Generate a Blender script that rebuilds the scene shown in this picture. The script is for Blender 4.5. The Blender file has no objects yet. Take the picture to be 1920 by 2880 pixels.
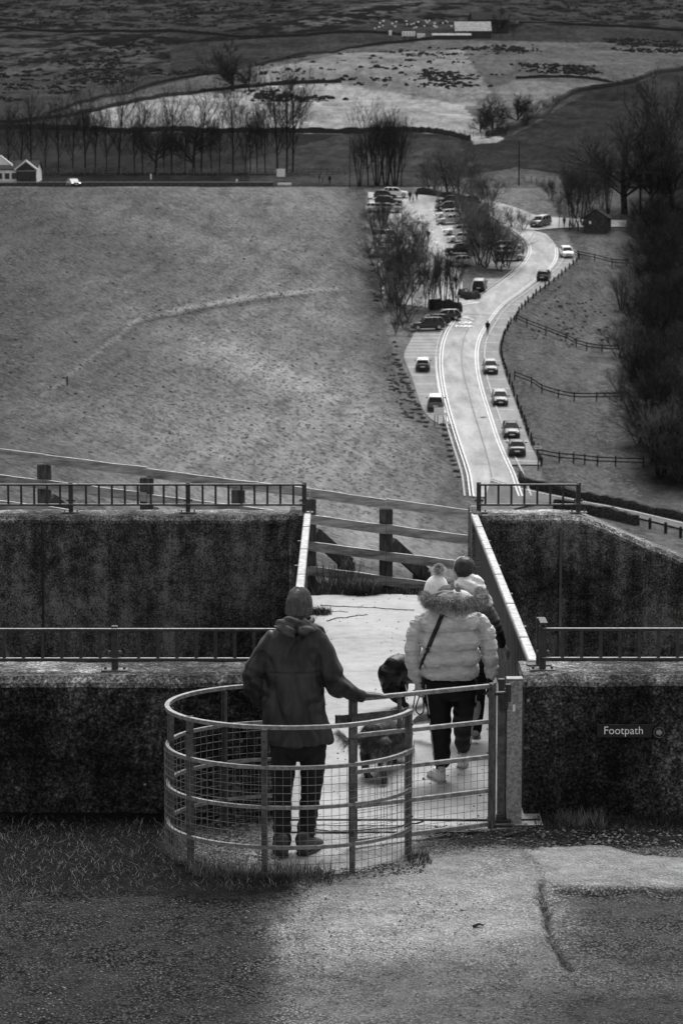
import bpy, math, random
import numpy as np
from mathutils import Vector, Matrix, noise as mnoise
R = random.Random(7)
NR = np.random.RandomState(11)
PI = math.pi
sc = bpy.context.scene
COL = sc.collection
# ------------------------------------------------------------------ camera, sky, sun, exposure
ZC = 4.3
F = 7500.0
TH = math.radians(7.0)
cam = bpy.data.cameras.new('camera')
camo = bpy.data.objects.new('camera', cam); COL.objects.link(camo)
camo.location = (0, 0, ZC); camo.rotation_euler = (math.radians(83.0), 0, 0)
cam.sensor_fit = 'VERTICAL'; cam.sensor_height = 36.0; cam.lens = 36.0*F/2880.0
cam.clip_start = 0.5; cam.clip_end = 9000
cam.dof.use_dof = True; cam.dof.focus_distance = 18.5; cam.dof.aperture_fstop = 9.0
sc.camera = camo
wd = bpy.data.worlds.new('World'); sc.world = wd; wd.use_nodes = True
nt = wd.node_tree; nt.nodes.clear()
sky = nt.nodes.new('ShaderNodeTexSky'); sky.sky_type = 'NISHITA'; sky.sun_disc = False
SUN_EL, SUN_AZ = math.radians(58), math.radians(12)      # azimuth from +Y towards +X: high, beyond the dam
sky.sun_elevation = SUN_EL; sky.sun_rotation = SUN_AZ
bw = nt.nodes.new('ShaderNodeRGBToBW'); bg = nt.nodes.new('ShaderNodeBackground'); wo = nt.nodes.new('ShaderNodeOutputWorld')
nt.links.new(sky.outputs[0], bw.inputs[0]); nt.links.new(bw.outputs[0], bg.inputs[0]); nt.links.new(bg.outputs[0], wo.inputs[0])
bg.inputs[1].default_value = 0.115
sl = bpy.data.lights.new('sun', 'SUN'); sl.energy = 2.1; sl.angle = math.radians(38); sl.color = (1, 1, 1)
so = bpy.data.objects.new('sun', sl); COL.objects.link(so)
sd = Vector((math.sin(SUN_AZ)*math.cos(SUN_EL), math.cos(SUN_AZ)*math.cos(SUN_EL), math.sin(SUN_EL)))
so.rotation_euler = sd.to_track_quat('Z', 'Y').to_euler(); so.location = (0, 0, 60)
sc.view_settings.view_transform = 'Standard'; sc.view_settings.look = 'None'
sc.view_settings.exposure = 1.12; sc.view_settings.gamma = 1.0
sc.render.film_transparent = False
try:
    sc.cycles.max_bounces = 6; sc.cycles.transparent_max_bounces = 8
except Exception: pass

# ------------------------------------------------------------------ layout helpers
def ray(u, v):
    a = (u-960)/F; b = (1440-v)/F
    return np.array((a, math.cos(TH)+b*math.sin(TH), -math.sin(TH)+b*math.cos(TH)))
def W(u, v, Y):                       # point at distance Y ahead
    d = ray(u, v); return Vector((0, 0, ZC)) + Vector(d*(Y/d[1]))
def G(u, v, z=0.0):                   # point on a level plane
    d = ray(u, v); return Vector((0, 0, ZC)) + Vector(d*((z-ZC)/d[2]))
def project(x, y, z):
    z = z-ZC
    dep = y*math.cos(TH)-z*math.sin(TH); up = y*math.sin(TH)+z*math.cos(TH)
    return 960+F*x/dep, 1440-F*up/dep
def tz(Y, v):
    return ZC+Y*math.tan(math.atan((1440-v)/F)-TH)

# ------------------------------------------------------------------ objects
def tag(o, label=None, cat=None, group=None, kind=None):
    if label: o['label'] = label
    if cat: o['category'] = cat
    if group: o['group'] = group
    if kind: o['kind'] = kind
    return o
def empty(name, loc, label, cat, group=None, rz=0.0):
    o = bpy.data.objects.new(name, None); COL.objects.link(o)
    o.location = loc; o.rotation_euler = (0, 0, rz); o.empty_display_size = .2
    return tag(o, label, cat, group)
def link(name, me, parent=None):
    o = bpy.data.objects.new(name, me); COL.objects.link(o)
    if parent is not None: o.parent = parent
    return o
def kids(o): return [c for c in bpy.data.objects if c.parent == o]
def tree_of(o):
    return [(c, tree_of(c)) for c in kids(o)]
def copy_from(root, sub, parent=None):
    c = root.copy(); COL.objects.link(c)
    if parent is not None: c.parent = parent
    for ch, ss in sub: copy_from(ch, ss, c)
    return c
ORD = ['first','second','third','fourth','fifth','sixth','seventh','eighth','ninth','tenth','eleventh','twelfth','thirteenth','fourteenth','fifteenth','sixteenth','seventeenth','eighteenth','nineteenth']
TENS = {2:'twent',3:'thirt',4:'fort',5:'fift',6:'sixt'}
def ordw(i):                          # i from 0
    n = i+1
    if n < 20: return ORD[n-1]
    t, r = divmod(n, 10)
    return TENS[t]+'ieth' if r == 0 else TENS[t]+'y-'+ORD[r-1]

class MB:
    def __init__(s): s.v = []; s.f = []; s.n = 0
    def add(s, v, f):
        v = np.asarray(v, float).reshape(-1, 3); b = s.n
        s.v.append(v); s.f.extend([tuple(int(i)+b for i in q) for q in f]); s.n += len(v)
    def box(s, c, size, rot=None, taper=1.0):
        hx, hy, hz = size[0]/2, size[1]/2, size[2]/2
        p = np.array([(-hx,-hy,-hz),(hx,-hy,-hz),(hx,hy,-hz),(-hx,hy,-hz),(-hx*taper,-hy*taper,hz),(hx*taper,-hy*taper,hz),(hx*taper,hy*taper,hz),(-hx*taper,hy*taper,hz)])
        if rot is not None:
            M = np.array(rot.to_3x3() if isinstance(rot, Matrix) else Matrix.Rotation(rot, 3, 'Z')); p = p@M.T
        s.add(p+np.array(c), [(0,3,2,1),(4,5,6,7),(0,1,5,4),(1,2,6,5),(2,3,7,6),(3,0,4,7)])
    def bbox(s, c, size, b=.004, rot=None):        # box with chamfered vertical and top edges
        hx, hy, hz = size[0]/2, size[1]/2, size[2]/2; b = min(b, hx*.9, hy*.9, hz*.9)
        def ring(x, y, z): return [(-x+b,-y,z),(x-b,-y,z),(x,-y+b,z),(x,y-b,z),(x-b,y,z),(-x+b,y,z),(-x,y-b,z),(-x,-y+b,z)]
        p = ring(hx-b,hy-b,-hz)+ring(hx,hy,-hz+b)+ring(hx,hy,hz-b)+ring(hx-b,hy-b,hz)
        p = np.array(p)
        if rot is not None:
            M = np.array(rot.to_3x3() if isinstance(rot, Matrix) else Matrix.Rotation(rot, 3, 'Z')); p = p@M.T
        f = []
        for k in range(3):
            for i in range(8): j = (i+1) % 8; f.append((k*8+i, k*8+j, k*8+8+j, k*8+8+i))
        f.append(tuple(range(7,-1,-1))); f.append(tuple(range(24,32)))
        s.add(p+np.array(c), f)
    def beam(s, p0, p1, w, h, up=(0,0,1), b=.0):   # rectangular bar from p0 to p1
        p0, p1 = Vector(p0), Vector(p1); d = p1-p0; L = d.length; d.normalize()
        side = d.cross(Vector(up)); side.normalize(); u2 = side.cross(d)
        M = Matrix((side, d, u2)).transposed()
        (s.bbox if b else s.box)(tuple((p0+p1)/2), (w, L, h), *([b] if b else []), rot=M.to_4x4())
    def tube(s, pts, rad, n=8, closed=False, caps=True):
        pts = [Vector(p) for p in pts]; m = len(pts)
        if not hasattr(rad, '__len__'): rad = [rad]*m
        vs = []; prev = None
        for i, p in enumerate(pts):
            t = (pts[(i+1) % m]-pts[i-1]) if (closed or 0 < i < m-1) else (pts[1]-pts[0] if i == 0 else pts[-1]-pts[-2])
            t.normalize()
            if prev is None:
                a = Vector((0,0,1)) if abs(t.z) < .9 else Vector((1,0,0)); nx = t.cross(a).normalized()
            else:
                nx = (prev-t*prev.dot(t)).normalized()
            prev = nx; ny = t.cross(nx)
            for k in range(n):
                a = 2*PI*k/n; vs.append(p+(nx*math.cos(a)+ny*math.sin(a))*rad[i])
        f = []
        for i in range(m if closed else m-1):
            j = (i+1) % m
            for k in range(n): l = (k+1) % n; f.append((i*n+k, i*n+l, j*n+l, j*n+k))
        if not closed and caps: f.append(tuple(range(n-1,-1,-1))); f.append(tuple((m-1)*n+k for k in range(n)))
        s.add([tuple(v) for v in vs], f)
    def sweep(s, pts, prof, closed=False, up=Vector((0,0,1))):   # profile (side, up) kept upright along a path
        pts = [Vector(p) for p in pts]; m = len(pts); n = len(prof); vs = []
        for i, p in enumerate(pts):
            t = (pts[(i+1) % m]-pts[i-1]) if (closed or 0 < i < m-1) else (pts[1]-pts[0] if i == 0 else pts[-1]-pts[-2])
            side = t.cross(up).normalized()
            for a, b in prof: vs.append(p+side*a+up*b)
        f = []
        for i in range(m if closed else m-1):
            j = (i+1) % m
            for k in range(n): l = (k+1) % n; f.append((i*n+k, j*n+k, j*n+l, i*n+l))
        if not closed: f.append(tuple(range(n))); f.append(tuple((m-1)*n+k for k in range(n-1,-1,-1)))
        s.add([tuple(v) for v in vs], f)
    def rings(s, rs, cap=True):
        n = len(rs[0]); m = len(rs); f = []
        for i in range(m-1):
            for k in range(n): l = (k+1) % n; f.append((i*n+k, i*n+l, (i+1)*n+l, (i+1)*n+k))
        if cap: f.append(tuple(range(n-1,-1,-1))); f.append(tuple((m-1)*n+k for k in range(n)))
        s.add(np.array(rs).reshape(-1, 3), f)
    def prism(s, poly, axis, a, b):               # extrude a 2D outline along axis ('x': poly is (y,z); 'y': (x,z); 'z': (x,y))
        n = len(poly)
        def P(q, t): return (t,q[0],q[1]) if axis == 'x' else ((q[0],t,q[1]) if axis == 'y' else (q[0],q[1],t))
        v = [P(q, a) for q in poly]+[P(q, b) for q in poly]
        f = [tuple(range(n-1,-1,-1)), tuple(range(n, 2*n))]+[(i,(i+1) % n,n+(i+1) % n,n+i) for i in range(n)]
        s.add(v, f)
    def ball(s, c, r, nu=16, nv=10, M=None):
        v = []; f = []
        for j in range(nv+1):
            ph = PI*j/nv
            for i in range(nu):
                a = 2*PI*i/nu; v.append((r[0]*math.sin(ph)*math.cos(a), r[1]*math.sin(ph)*math.sin(a), r[2]*math.cos(ph)))
        for j in range(nv):
            for i in range(nu): k = (i+1) % nu; f.append((j*nu+i,(j+1)*nu+i,(j+1)*nu+k,j*nu+k))
        v = np.array(v)
        if M is not None: v = v@np.array(M).T
        s.add(v+np.array(c), f)
    def mesh(s, name):
        me = bpy.data.meshes.new(name)
        me.from_pydata(np.concatenate(s.v).tolist() if s.v else [], [], s.f); me.update()
        return me
    def build(s, name, mat, parent=None, smooth=False, fix=True):
        me = s.mesh(name)
        if fix:
            import bmesh
            bm = bmesh.new(); bm.from_mesh(me); bmesh.ops.recalc_face_normals(bm, faces=bm.faces); bm.to_mesh(me); bm.free()
        if smooth: me.shade_smooth()
        me.materials.append(mat)
        return link(name, me, parent)

# ------------------------------------------------------------------ materials (the photograph is black and white: all greys)
def g3(x): return (x, x, x, 1)
class NT:
    def __init__(s, name):
        s.m = bpy.data.materials.new(name); s.m.use_nodes = True; s.t = s.m.node_tree; s.t.nodes.clear()
        s.o = s.n('ShaderNodeOutputMaterial'); s.p = s.n('ShaderNodeBsdfPrincipled'); s.l(s.p.outputs[0], s.o.inputs[0])
    def n(s, k): return s.t.nodes.new(k)
    def l(s, a, b): s.t.links.new(a, b)
    def coord(s, scale=(1,1,1), rot=(0,0,0)):
        c = s.n('ShaderNodeTexCoord'); mp = s.n('ShaderNodeMapping'); mp.inputs['Scale'].default_value = scale; mp.inputs['Rotation'].default_value = rot
        s.l(c.outputs['Object'], mp.inputs[0]); return mp.outputs[0]
    def noise(s, vec, scale, detail=4, rough=.6, dist=0.0):
        x = s.n('ShaderNodeTexNoise'); x.inputs['Scale'].default_value = scale; x.inputs['Detail'].default_value = detail
        x.inputs['Roughness'].default_value = rough; x.inputs['Distortion'].default_value = dist
        s.l(vec, x.inputs['Vector']); return x.outputs[0]
    def voro(s, vec, scale, feat='F1'):
        x = s.n('ShaderNodeTexVoronoi'); x.inputs['Scale'].default_value = scale; x.feature = feat
        s.l(vec, x.inputs['Vector']); return x.outputs['Distance']
    def ramp(s, x, stops):
        r = s.n('ShaderNodeValToRGB'); e = r.color_ramp.elements
        while len(e) < len(stops): e.new(.5)
        for i, (p, c) in enumerate(stops): e[i].position = p; e[i].color = g3(c)
        s.l(x, r.inputs[0]); return r.outputs[0]
    def math(s, op, a, b=None, clamp=False):
        x = s.n('ShaderNodeMath'); x.operation = op; x.use_clamp = clamp
        for i, q in enumerate((a, b)):
            if q is None: continue
            if isinstance(q, (int, float)): x.inputs[i].default_value = q
            else: s.l(q, x.inputs[i])
        return x.outputs[0]
    def mix(s, f, a, b):
        x = s.n('ShaderNodeMix'); x.data_type = 'RGBA'
        for q, k in ((f, 0), (a, 6), (b, 7)):
            if isinstance(q, (int, float)): x.inputs[k].default_value = q if k == 0 else g3(q)
            else: s.l(q, x.inputs[k])
        return x.outputs[2]
    def attr(s, name):
        a = s.n('ShaderNodeAttribute'); a.attribute_name = name; return a.outputs['Fac']
    def out(s, col, rough=.8, bump=None, bs=.5, bd=.01, metal=0, spec=.5, coat=0):
        if isinstance(col, (int, float)): s.p.inputs['Base Color'].default_value = g3(col)
        else: s.l(col, s.p.inputs['Base Color'])
        if isinstance(rough, (int, float)): s.p.inputs['Roughness'].default_value = rough
        else: s.l(rough, s.p.inputs['Roughness'])
        s.p.inputs['Metallic'].default_value = metal; s.p.inputs['Specular IOR Level'].default_value = spec
        s.p.inputs['Coat Weight'].default_value = coat
        if bump is not None:
            b = s.n('ShaderNodeBump'); b.inputs['Strength'].default_value = bs; b.inputs['Distance'].default_value = bd
            s.l(bump, b.inputs['Height']); s.l(b.outputs[0], s.p.inputs['Normal'])
        return s.m
_mc = {}
def simple(name, lo, hi, scale=8, rough=.8, bs=.4, bd=.005, metal=0, spec=.4, stretch=(1,1,1), detail=4, a=.35, b=.65, coat=0):
    if name in _mc: return _mc[name]
    t = NT(name); c = t.coord(stretch); n = t.noise(c, scale, detail); n2 = t.noise(c, scale*6, 2)
    col = t.ramp(n, [(a, lo), (b, hi)])
    _mc[name] = t.out(col, rough, t.math('ADD', n, t.math('MULTIPLY', n2, .4)), bs, bd, metal, spec, coat)
    return _mc[name]
def wall_mat(name, dark, mid, light, spots=.3, band=None, streak=1.0):
    t = NT(name); c = t.coord()
    big = t.noise(c, .9, 4, .6); med = t.noise(c, 9, 6, .72, .4); fine = t.noise(c, 55, 5, .75)
    cs = t.coord((7, 7, .7)); st = t.noise(cs, 1.0, 5, .65)
    k = t.math('MULTIPLY', t.math('ADD', t.math('MULTIPLY', med, .75), t.math('MULTIPLY', t.math('ADD', fine, -.15), 1.5)), t.math('ADD', t.math('MULTIPLY', big, .8), t.math('ADD', t.math('MULTIPLY', st, .38*streak), t.math('MULTIPLY', t.noise(c, 26, 4, .8), .42))))
    col = t.ramp(k, [(.44, dark), (.62, dark*2.4), (.82, mid), (1.0, light)])
    vo = t.voro(t.coord(), 5.5); sp = t.ramp(t.math('ADD', vo, t.math('MULTIPLY', fine, .12)), [(.09, 1), (.13, 0)])
    nm = t.noise(c, 1.7, 2); spm = t.math('MULTIPLY', sp, t.ramp(nm, [(.50, 0), (.60, 1)]))
    col = t.mix(t.math('MULTIPLY', spm, .8), col, spots)
    return t.out(col, .95, t.math('ADD', med, t.math('MULTIPLY', fine, .8)), .9, .02, 0, 0.03)
M_wall = wall_mat('dark_lichened_concrete', .005, .055, .22, .5)
M_wallf = wall_mat('far_lichened_concrete', .006, .075, .24, .4, streak=1.5)
M_coping = wall_mat('pale_coping_concrete', .02, .22, .65, .6)
M_galv = simple('galvanised_steel', .13, .28, 30, .5, .2, .001, .35, .4)
M_galvd = simple('dull_galvanised_steel', .045, .12, 26, .55, .2, .001, .3, .4)
M_rail = simple('pale_worn_steel_rail', .20, .42, 14, .6, .3, .002, .35, .5)
M_dsteel = simple('dark_painted_steel', .02, .045, 18, .55, .2, .002, .2, .4)
M_panel = simple('dark_ribbed_sheet', .035, .075, 6, .6, .2, .002, .2, .4, (1, 1, .2))
M_wire = simple('weathered_wire', .12, .22, 20, .6, .1, .001, .4, .4)
M_black = simple('black_rubber', .008, .016, 20, .6, .2, .002)
M_post = simple('weathered_timber', .05, .16, 5, .9, .7, .008, 0, .02, (1, 6, 6), 6)
M_postn = simple('pale_weathered_timber', .13, .42, 4, .9, .8, .01, 0, .2, (1, 6, 6), 7)
M_postv = simple('weathered_upright_timber', .035, .11, 5, .9, .7, .008, 0, .02, (6, 6, 1), 6)
M_white = simple('white_paint', .6, .8, 5, .5, .1, .002)
M_rock = simple('boulder_stone', .04, .20, 2.5, .9, .8, .05, 0, .02, (1, 1, 1), 6)
M_bark = simple('dark_bark', .015, .05, 3, .95, .5, .02, 0, .02)
M_barkl = simple('pale_birch_bark', .10, .26, 3, .9, .4, .01, 0, .2)
M_twig = simple('winter_twigs', .03, .07, 2, .95, .1, .01, 0, .02)
M_twigd = simple('dark_winter_twigs', .012, .035, 2, .95, .1, .01, 0, .02)
M_twigm = simple('grey_winter_twigs', .07, .15, 2, .95, .1, .01, 0, .02)
def deck_mat():
    t = NT('pale_worn_concrete'); c = t.coord()
    a = t.noise(c, .8, 4, .6); b = t.noise(c, 60, 4, .7); d = t.noise(c, 7, 5, .65)
    col = t.ramp(t.math('ADD', t.math('MULTIPLY', a, .40), t.math('MULTIPLY', t.math('ADD', d, b), .32)), [(.34, .17), (.50, .33), (.66, .44)])
    vo = t.voro(c, 6.5); sp = t.ramp(vo, [(.035, 1), (.06, 0)]); m = t.ramp(t.noise(c, 2.2, 2), [(.55, 0), (.62, 1)])
    col = t.mix(t.math('MULTIPLY', sp, m), col, .04)
    return t.out(col, .85, t.math('ADD', b, t.math('MULTIPLY', d, .5)), .5, .006, 0, .3)
M_deck = deck_mat()
def ground_mat():
    t = NT('gravelly_tarmac'); c = t.coord(); alb = t.attr('alb'); grit = t.attr('grit')
    f1 = t.voro(c, 55); f2 = t.noise(c, 120, 3, .7); f3 = t.noise(c, 14, 5, .7)
    sp = t.ramp(f1, [(.0, 3.4), (.30, 1.3), (.6, .15)])
    v = t.math('ADD', t.math('MULTIPLY', t.math('ADD', f2, f3), .95), .05); chips = t.ramp(t.voro(c, 21), [(.10, 1), (.17, 0)]); zone = t.ramp(t.noise(c, 2.6, 5, .7, .6), [(.40, .35), (.60, 1)]); wear = t.ramp(t.noise(c, 5, 5, .7), [(.3, .72), (.7, 1.3)])
    tex = t.math('MULTIPLY', wear, t.mix(t.math('MULTIPLY', grit, zone), v, t.math('ADD', t.math('MULTIPLY', v, sp), t.math('MULTIPLY', chips, t.math('MULTIPLY', grit, 1.6)))))
    col = t.math('MULTIPLY', alb, tex)
    return t.out(col, .92, t.math('ADD', t.math('MULTIPLY', f1, -1), t.math('ADD', f2, f3)), 1.0, .02, 0, .06)
M_ground = ground_mat()
def terrain_mat():
    t = NT('winter_grassland'); c = t.coord(); alb = t.attr('alb')
    def aligned(ang, along, across):
        m1 = t.n('ShaderNodeMapping'); m1.inputs['Rotation'].default_value = (0, 0, math.radians(ang)); t.l(c, m1.inputs[0])
        m2 = t.n('ShaderNodeMapping'); m2.inputs['Scale'].default_value = (along, across, .6); t.l(m1.outputs[0], m2.inputs[0]); return m2.outputs[0]
    s1 = t.noise(aligned(52, .75, 2.1), 1.0, 6, .78, .5); s2 = t.noise(aligned(4, .42, .045), 1.0, 4, .65, .3); s3 = t.noise(c, .03, 3, .5); s4 = t.noise(aligned(60, .045, .30), 1.0, 3, .6)
    s5 = t.noise(aligned(50, 1.7, 4.2), 1.0, 4, .8)
    k = t.math('ADD', t.math('ADD', t.math('MULTIPLY', s1, 3.6), t.math('MULTIPLY', s5, 3.2)), t.math('ADD', t.math('MULTIPLY', s2, 1.5), t.math('ADD', t.math('MULTIPLY', s3, .5), t.math('MULTIPLY', s4, .4))))
    k = t.math('SUBTRACT', k, 3.55, False)
    k = t.math('MAXIMUM', k, .22)
    col = t.math('MULTIPLY', alb, k)
    return t.out(col, .97, t.math('ADD', s1, t.math('MULTIPLY', s5, .6)), .8, .35, 0, 0)
M_terrain = terrain_mat()
def tarmac_mat(name, lo, hi):
    t = NT(name); c = t.coord(); a = t.noise(t.coord((1, .15, 1)), .8, 5, .6); b = t.noise(c, 3, 4, .7); d = t.noise(c, .12, 3)
    col = t.ramp(t.math('ADD', t.math('MULTIPLY', a, .45), t.math('ADD', t.math('MULTIPLY', b, .25), t.math('MULTIPLY', d, .3))), [(.36, lo), (.62, hi)])
    return t.out(col, .9, b, .2, .01, 0, .02)
M_lane = tarmac_mat('lane_tarmac', .08, .15)
M_road = tarmac_mat('worn_pale_tarmac', .19, .42)
M_bay = tarmac_mat('parking_bay_tarmac', .16, .28)
M_seam = simple('tarmac_seam', .12, .22, 2, .9)
M_kerb = simple('kerb_concrete', .22, .4, 1.5, .9)
M_line = simple('road_paint', .5, .7, 1.2, .7)
M_stonew = simple('dry_stone', .012, .07, 3.0, .95, .9, .08, 0, .02, (1, 1, 2.2), 6)

# ------------------------------------------------------------------ the lie of the land
_kn = [(60,1400),(200,1400),(255,1400),(273,1290),(303,1150),(328,1050),(368,900),(395,800),(425,700),(447,640),(475,560),(500,525),(520,507),(620,430),(700,372),(850,260),(1050,150),(1200,80),(1500,0),(2200,-150),(3500,-330),(6000,-420)]
_z255 = tz(255, 1400)
_yy = np.arange(40, 6001, 1.0)
_zz = np.interp(_yy, [k[0] for k in _kn], [(_z255 if k[0] <= 255 else tz(k[0], k[1])) for k in _kn])
_k = np.exp(-np.linspace(-2, 2, 25)**2); _k /= _k.sum()
_zz = np.concatenate([_zz[:12], np.convolve(_zz, _k, 'same')[12:-12], _zz[-12:]])
def prof(Y): return np.interp(Y, _yy, _zz)
def _Yof(v):                           # distance at which the valley floor appears at height v
    Y = np.arange(230, 520, .5); vv = np.array([project(0, y, z)[1] for y, z in zip(Y, prof(Y))])
    i = np.argmin(abs(vv-v)); return Y[i]
def _edge(pts):
    a = sorted([(_Yof(v), (u-960)/F*_Yof(v)) for u, v in pts]); return np.array([p[0] for p in a]), np.array([p[1] for p in a])
TOE = _edge([(1305,1398),(1283,1322),(1250,1207),(1203,1194),(1167,1124),(1148,1067),(1110,997),(1068,850),(1045,740),(1030,640),(1028,560)])
RGT = _edge([(1519,1310),(1490,1252),(1475,1210),(1455,1150),(1436,1099),(1420,1057),(1408,1015),(1401,990),(1408,955),(1423,923),(1478,850),(1531,806),(1600,753),(1622,722)])
def hnoise(x, y, s, seed=0.0):
    x = np.asarray(x, float)/s+seed; y = np.asarray(y, float)/s-seed
    return (np.sin(x*1.7+np.sin(y*1.3+.5)*1.2)+np.sin(y*2.1+np.sin(x*1.1)*1.5+1)+np.sin((x+y)*1.37+2.2))/3
def terr(x, Y):
    x = np.asarray(x, float); Y = np.asarray(Y, float)
    p = prof(Y); xt = np.interp(Y, TOE[0], TOE[1]); xr = np.interp(Y, RGT[0], RGT[1])
    crest = np.maximum(p, ZC-.55)
    bank = p+.222*np.maximum(0, xt-.6-x)
    bank = bank+.35*hnoise(x, Y, 9, 3)*np.clip((xt-3-x)/10, 0, 1)
    z = np.where((x < xt) & (Y < 520), np.minimum(bank, crest), p)
    s = np.clip((x-xr-.6)/9, 0, 1); s = s*s*(3-2*s)
    z = z-s*2.6*np.clip((435-Y)/25, 0, 1)*np.clip((Y-248)/25, 0, 1)*(x > xr)
    z = z+np.clip((Y-560)/200, 0, 1)*(3.0*hnoise(x, Y, 75, 1)+1.0*hnoise(x, Y, 28, 5))+np.clip((Y-560)/60, 0, 1)*.3*hnoise(x, Y, 9, 2)
    near = -.12-.42*np.maximum(0, Y-29.6)+.9*np.clip((-x-1)/5, 0, 1)*np.clip((Y-27.6)/1.2, 0, 1)
    near = np.where(Y < 200, near, -1e3)
    return np.where(Y < 200, np.maximum(z, near), z)
_ms = np.concatenate([np.arange(27.6, 60, .2), 60*1.0035**np.arange(0, 1300)])
def hit(u, v, off=0.0):
    d = ray(u, v); t = _ms/d[1]
    x = d[0]*t; z = ZC+d[2]*t; g = terr(x, _ms)+off
    below = z < g
    i = int(np.argmax(below))
    if not below[i]: i = len(_ms)-1
    if i == 0: i = 1
    a = z[i-1]-g[i-1]; b = z[i]-g[i]; f = a/(a-b) if a != b else 0
    Y = _ms[i-1]+(_ms[i]-_ms[i-1])*f; xx = d[0]*Y/d[1]
    return Vector((xx, Y, float(terr(xx, Y))))
def in_poly(px, py, poly):
    poly = np.array(poly, float); ins = np.zeros(px.shape, bool); n = len(poly)
    for i in range(n):
        x1, y1 = poly[i]; x2, y2 = poly[(i+1) % n]
        if y1 == y2: continue
        c = ((py >= y1) != (py >= y2)) & (px < (x2-x1)*(py-y1)/(y2-y1)+x1); ins ^= c
    return ins
def seg_dist(px, py, line):
    d = np.full(px.shape, 1e9)
    for (x1, y1), (x2, y2) in zip(line[:-1], line[1:]):
        dx, dy = x2-x1, y2-y1; t = np.clip(((px-x1)*dx+(py-y1)*dy)/(dx*dx+dy*dy+1e-9), 0, 1)
        d = np.minimum(d, np.hypot(px-x1-t*dx, py-y1-t*dy))
    return d
# ground cover of each field (reflectance), as boundaries seen from the dam
W_LOW = [(-200,358),(60,362),(260,368),(420,372),(560,372),(760,375),(900,374),(960,376),(1060,372),(1140,370),(1230,376),(1270,384),(1320,396)]
W_MID = [(-100,352),(90,345),(250,318),(330,298),(430,280),(540,262),(640,252),(720,244),(800,238),(880,234),(960,232)]
W_UP = [(90,338),(200,298),(290,275),(380,248),(470,228),(560,213),(620,206)]
W_UP2 = [(720,185),(790,168),(850,155),(960,140),(1040,128),(1130,118),(1220,112)]
W_RT = [(1370,382),(1430,368),(1500,335),(1560,290),(1590,270),(1650,252),(1720,244),(1800,228),(1850,205),(1920,192),(2010,182)]
W_RM = [(1450,222),(1520,218),(1600,217),(1660,222),(1720,234)]
W_TL = [(-100,75),(0,78),(100,88),(220,92),(330,90),(470,88),(560,94),(700,108),(820,104),(960,92),(1100,95),(1190,108)]
W_TR = [(1460,66),(1600,70),(1720,76),(1850,84),(2000,92)]
FIELDS = [
 ([(-900,525),(2900,525),(2900,-900),(-900,-900)], .030),
 ([(-300,60),(2300,60),(2300,-400),(-300,-400)], .030),
 ([(-300,140),(360,120),(470,170),(380,250),(90,345),(-300,355)], .040),
 ([(560,94),(960,92),(960,140),(560,213),(300,275),(380,200)], .028),
 ([(200,300),(560,214),(620,206),(640,252),(250,318)], .075),
 (W_MID[2:]+[(1100,225),(1330,250),(1420,330),(1370,385),(1320,396)]+W_LOW[::-1][1:-2], .21),
 ([(620,206),(960,140),(1220,112),(1700,120),(2100,150),(2010,182)]+W_RT[::-1][1:]+[(1330,330),(1250,240),(960,234),(640,250)], .075),
 ([(720,200),(960,150),(1300,140),(1380,260),(1330,300),(960,236),(720,245)], .135),
 ([(1380,250),(1450,225),(1720,236),(1590,268),(1440,300)], .11),
 (W_LOW[:]+[(1380,400),(1300,440),(700,520),(-300,520)], .022),
 ([(700,450),(960,378),(1300,396),(1300,520),(700,520)], .036),
 (W_RT+[(2300,200),(2300,900),(1500,520),(1300,450),(1330,400)], .024),
 ([(1330,396),(1372,388),(1420,384),(1500,345),(1560,300),(1568,280),(1600,268),(1640,268),(1560,310),(1500,352),(1430,382),(1370,404),(1330,404)], .045), ([(1325,392),(1405,384),(1415,390),(1400,400),(1330,405)], .20),
 ([(1300,500),(1450,470),(1570,490),(1600,600),(1480,600),(1400,560),(1300,560)], .07),
 ([(800,70),(1030,10),(1220,-10),(1220,15),(960,60),(900,95),(800,100)], .05),
]
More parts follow.
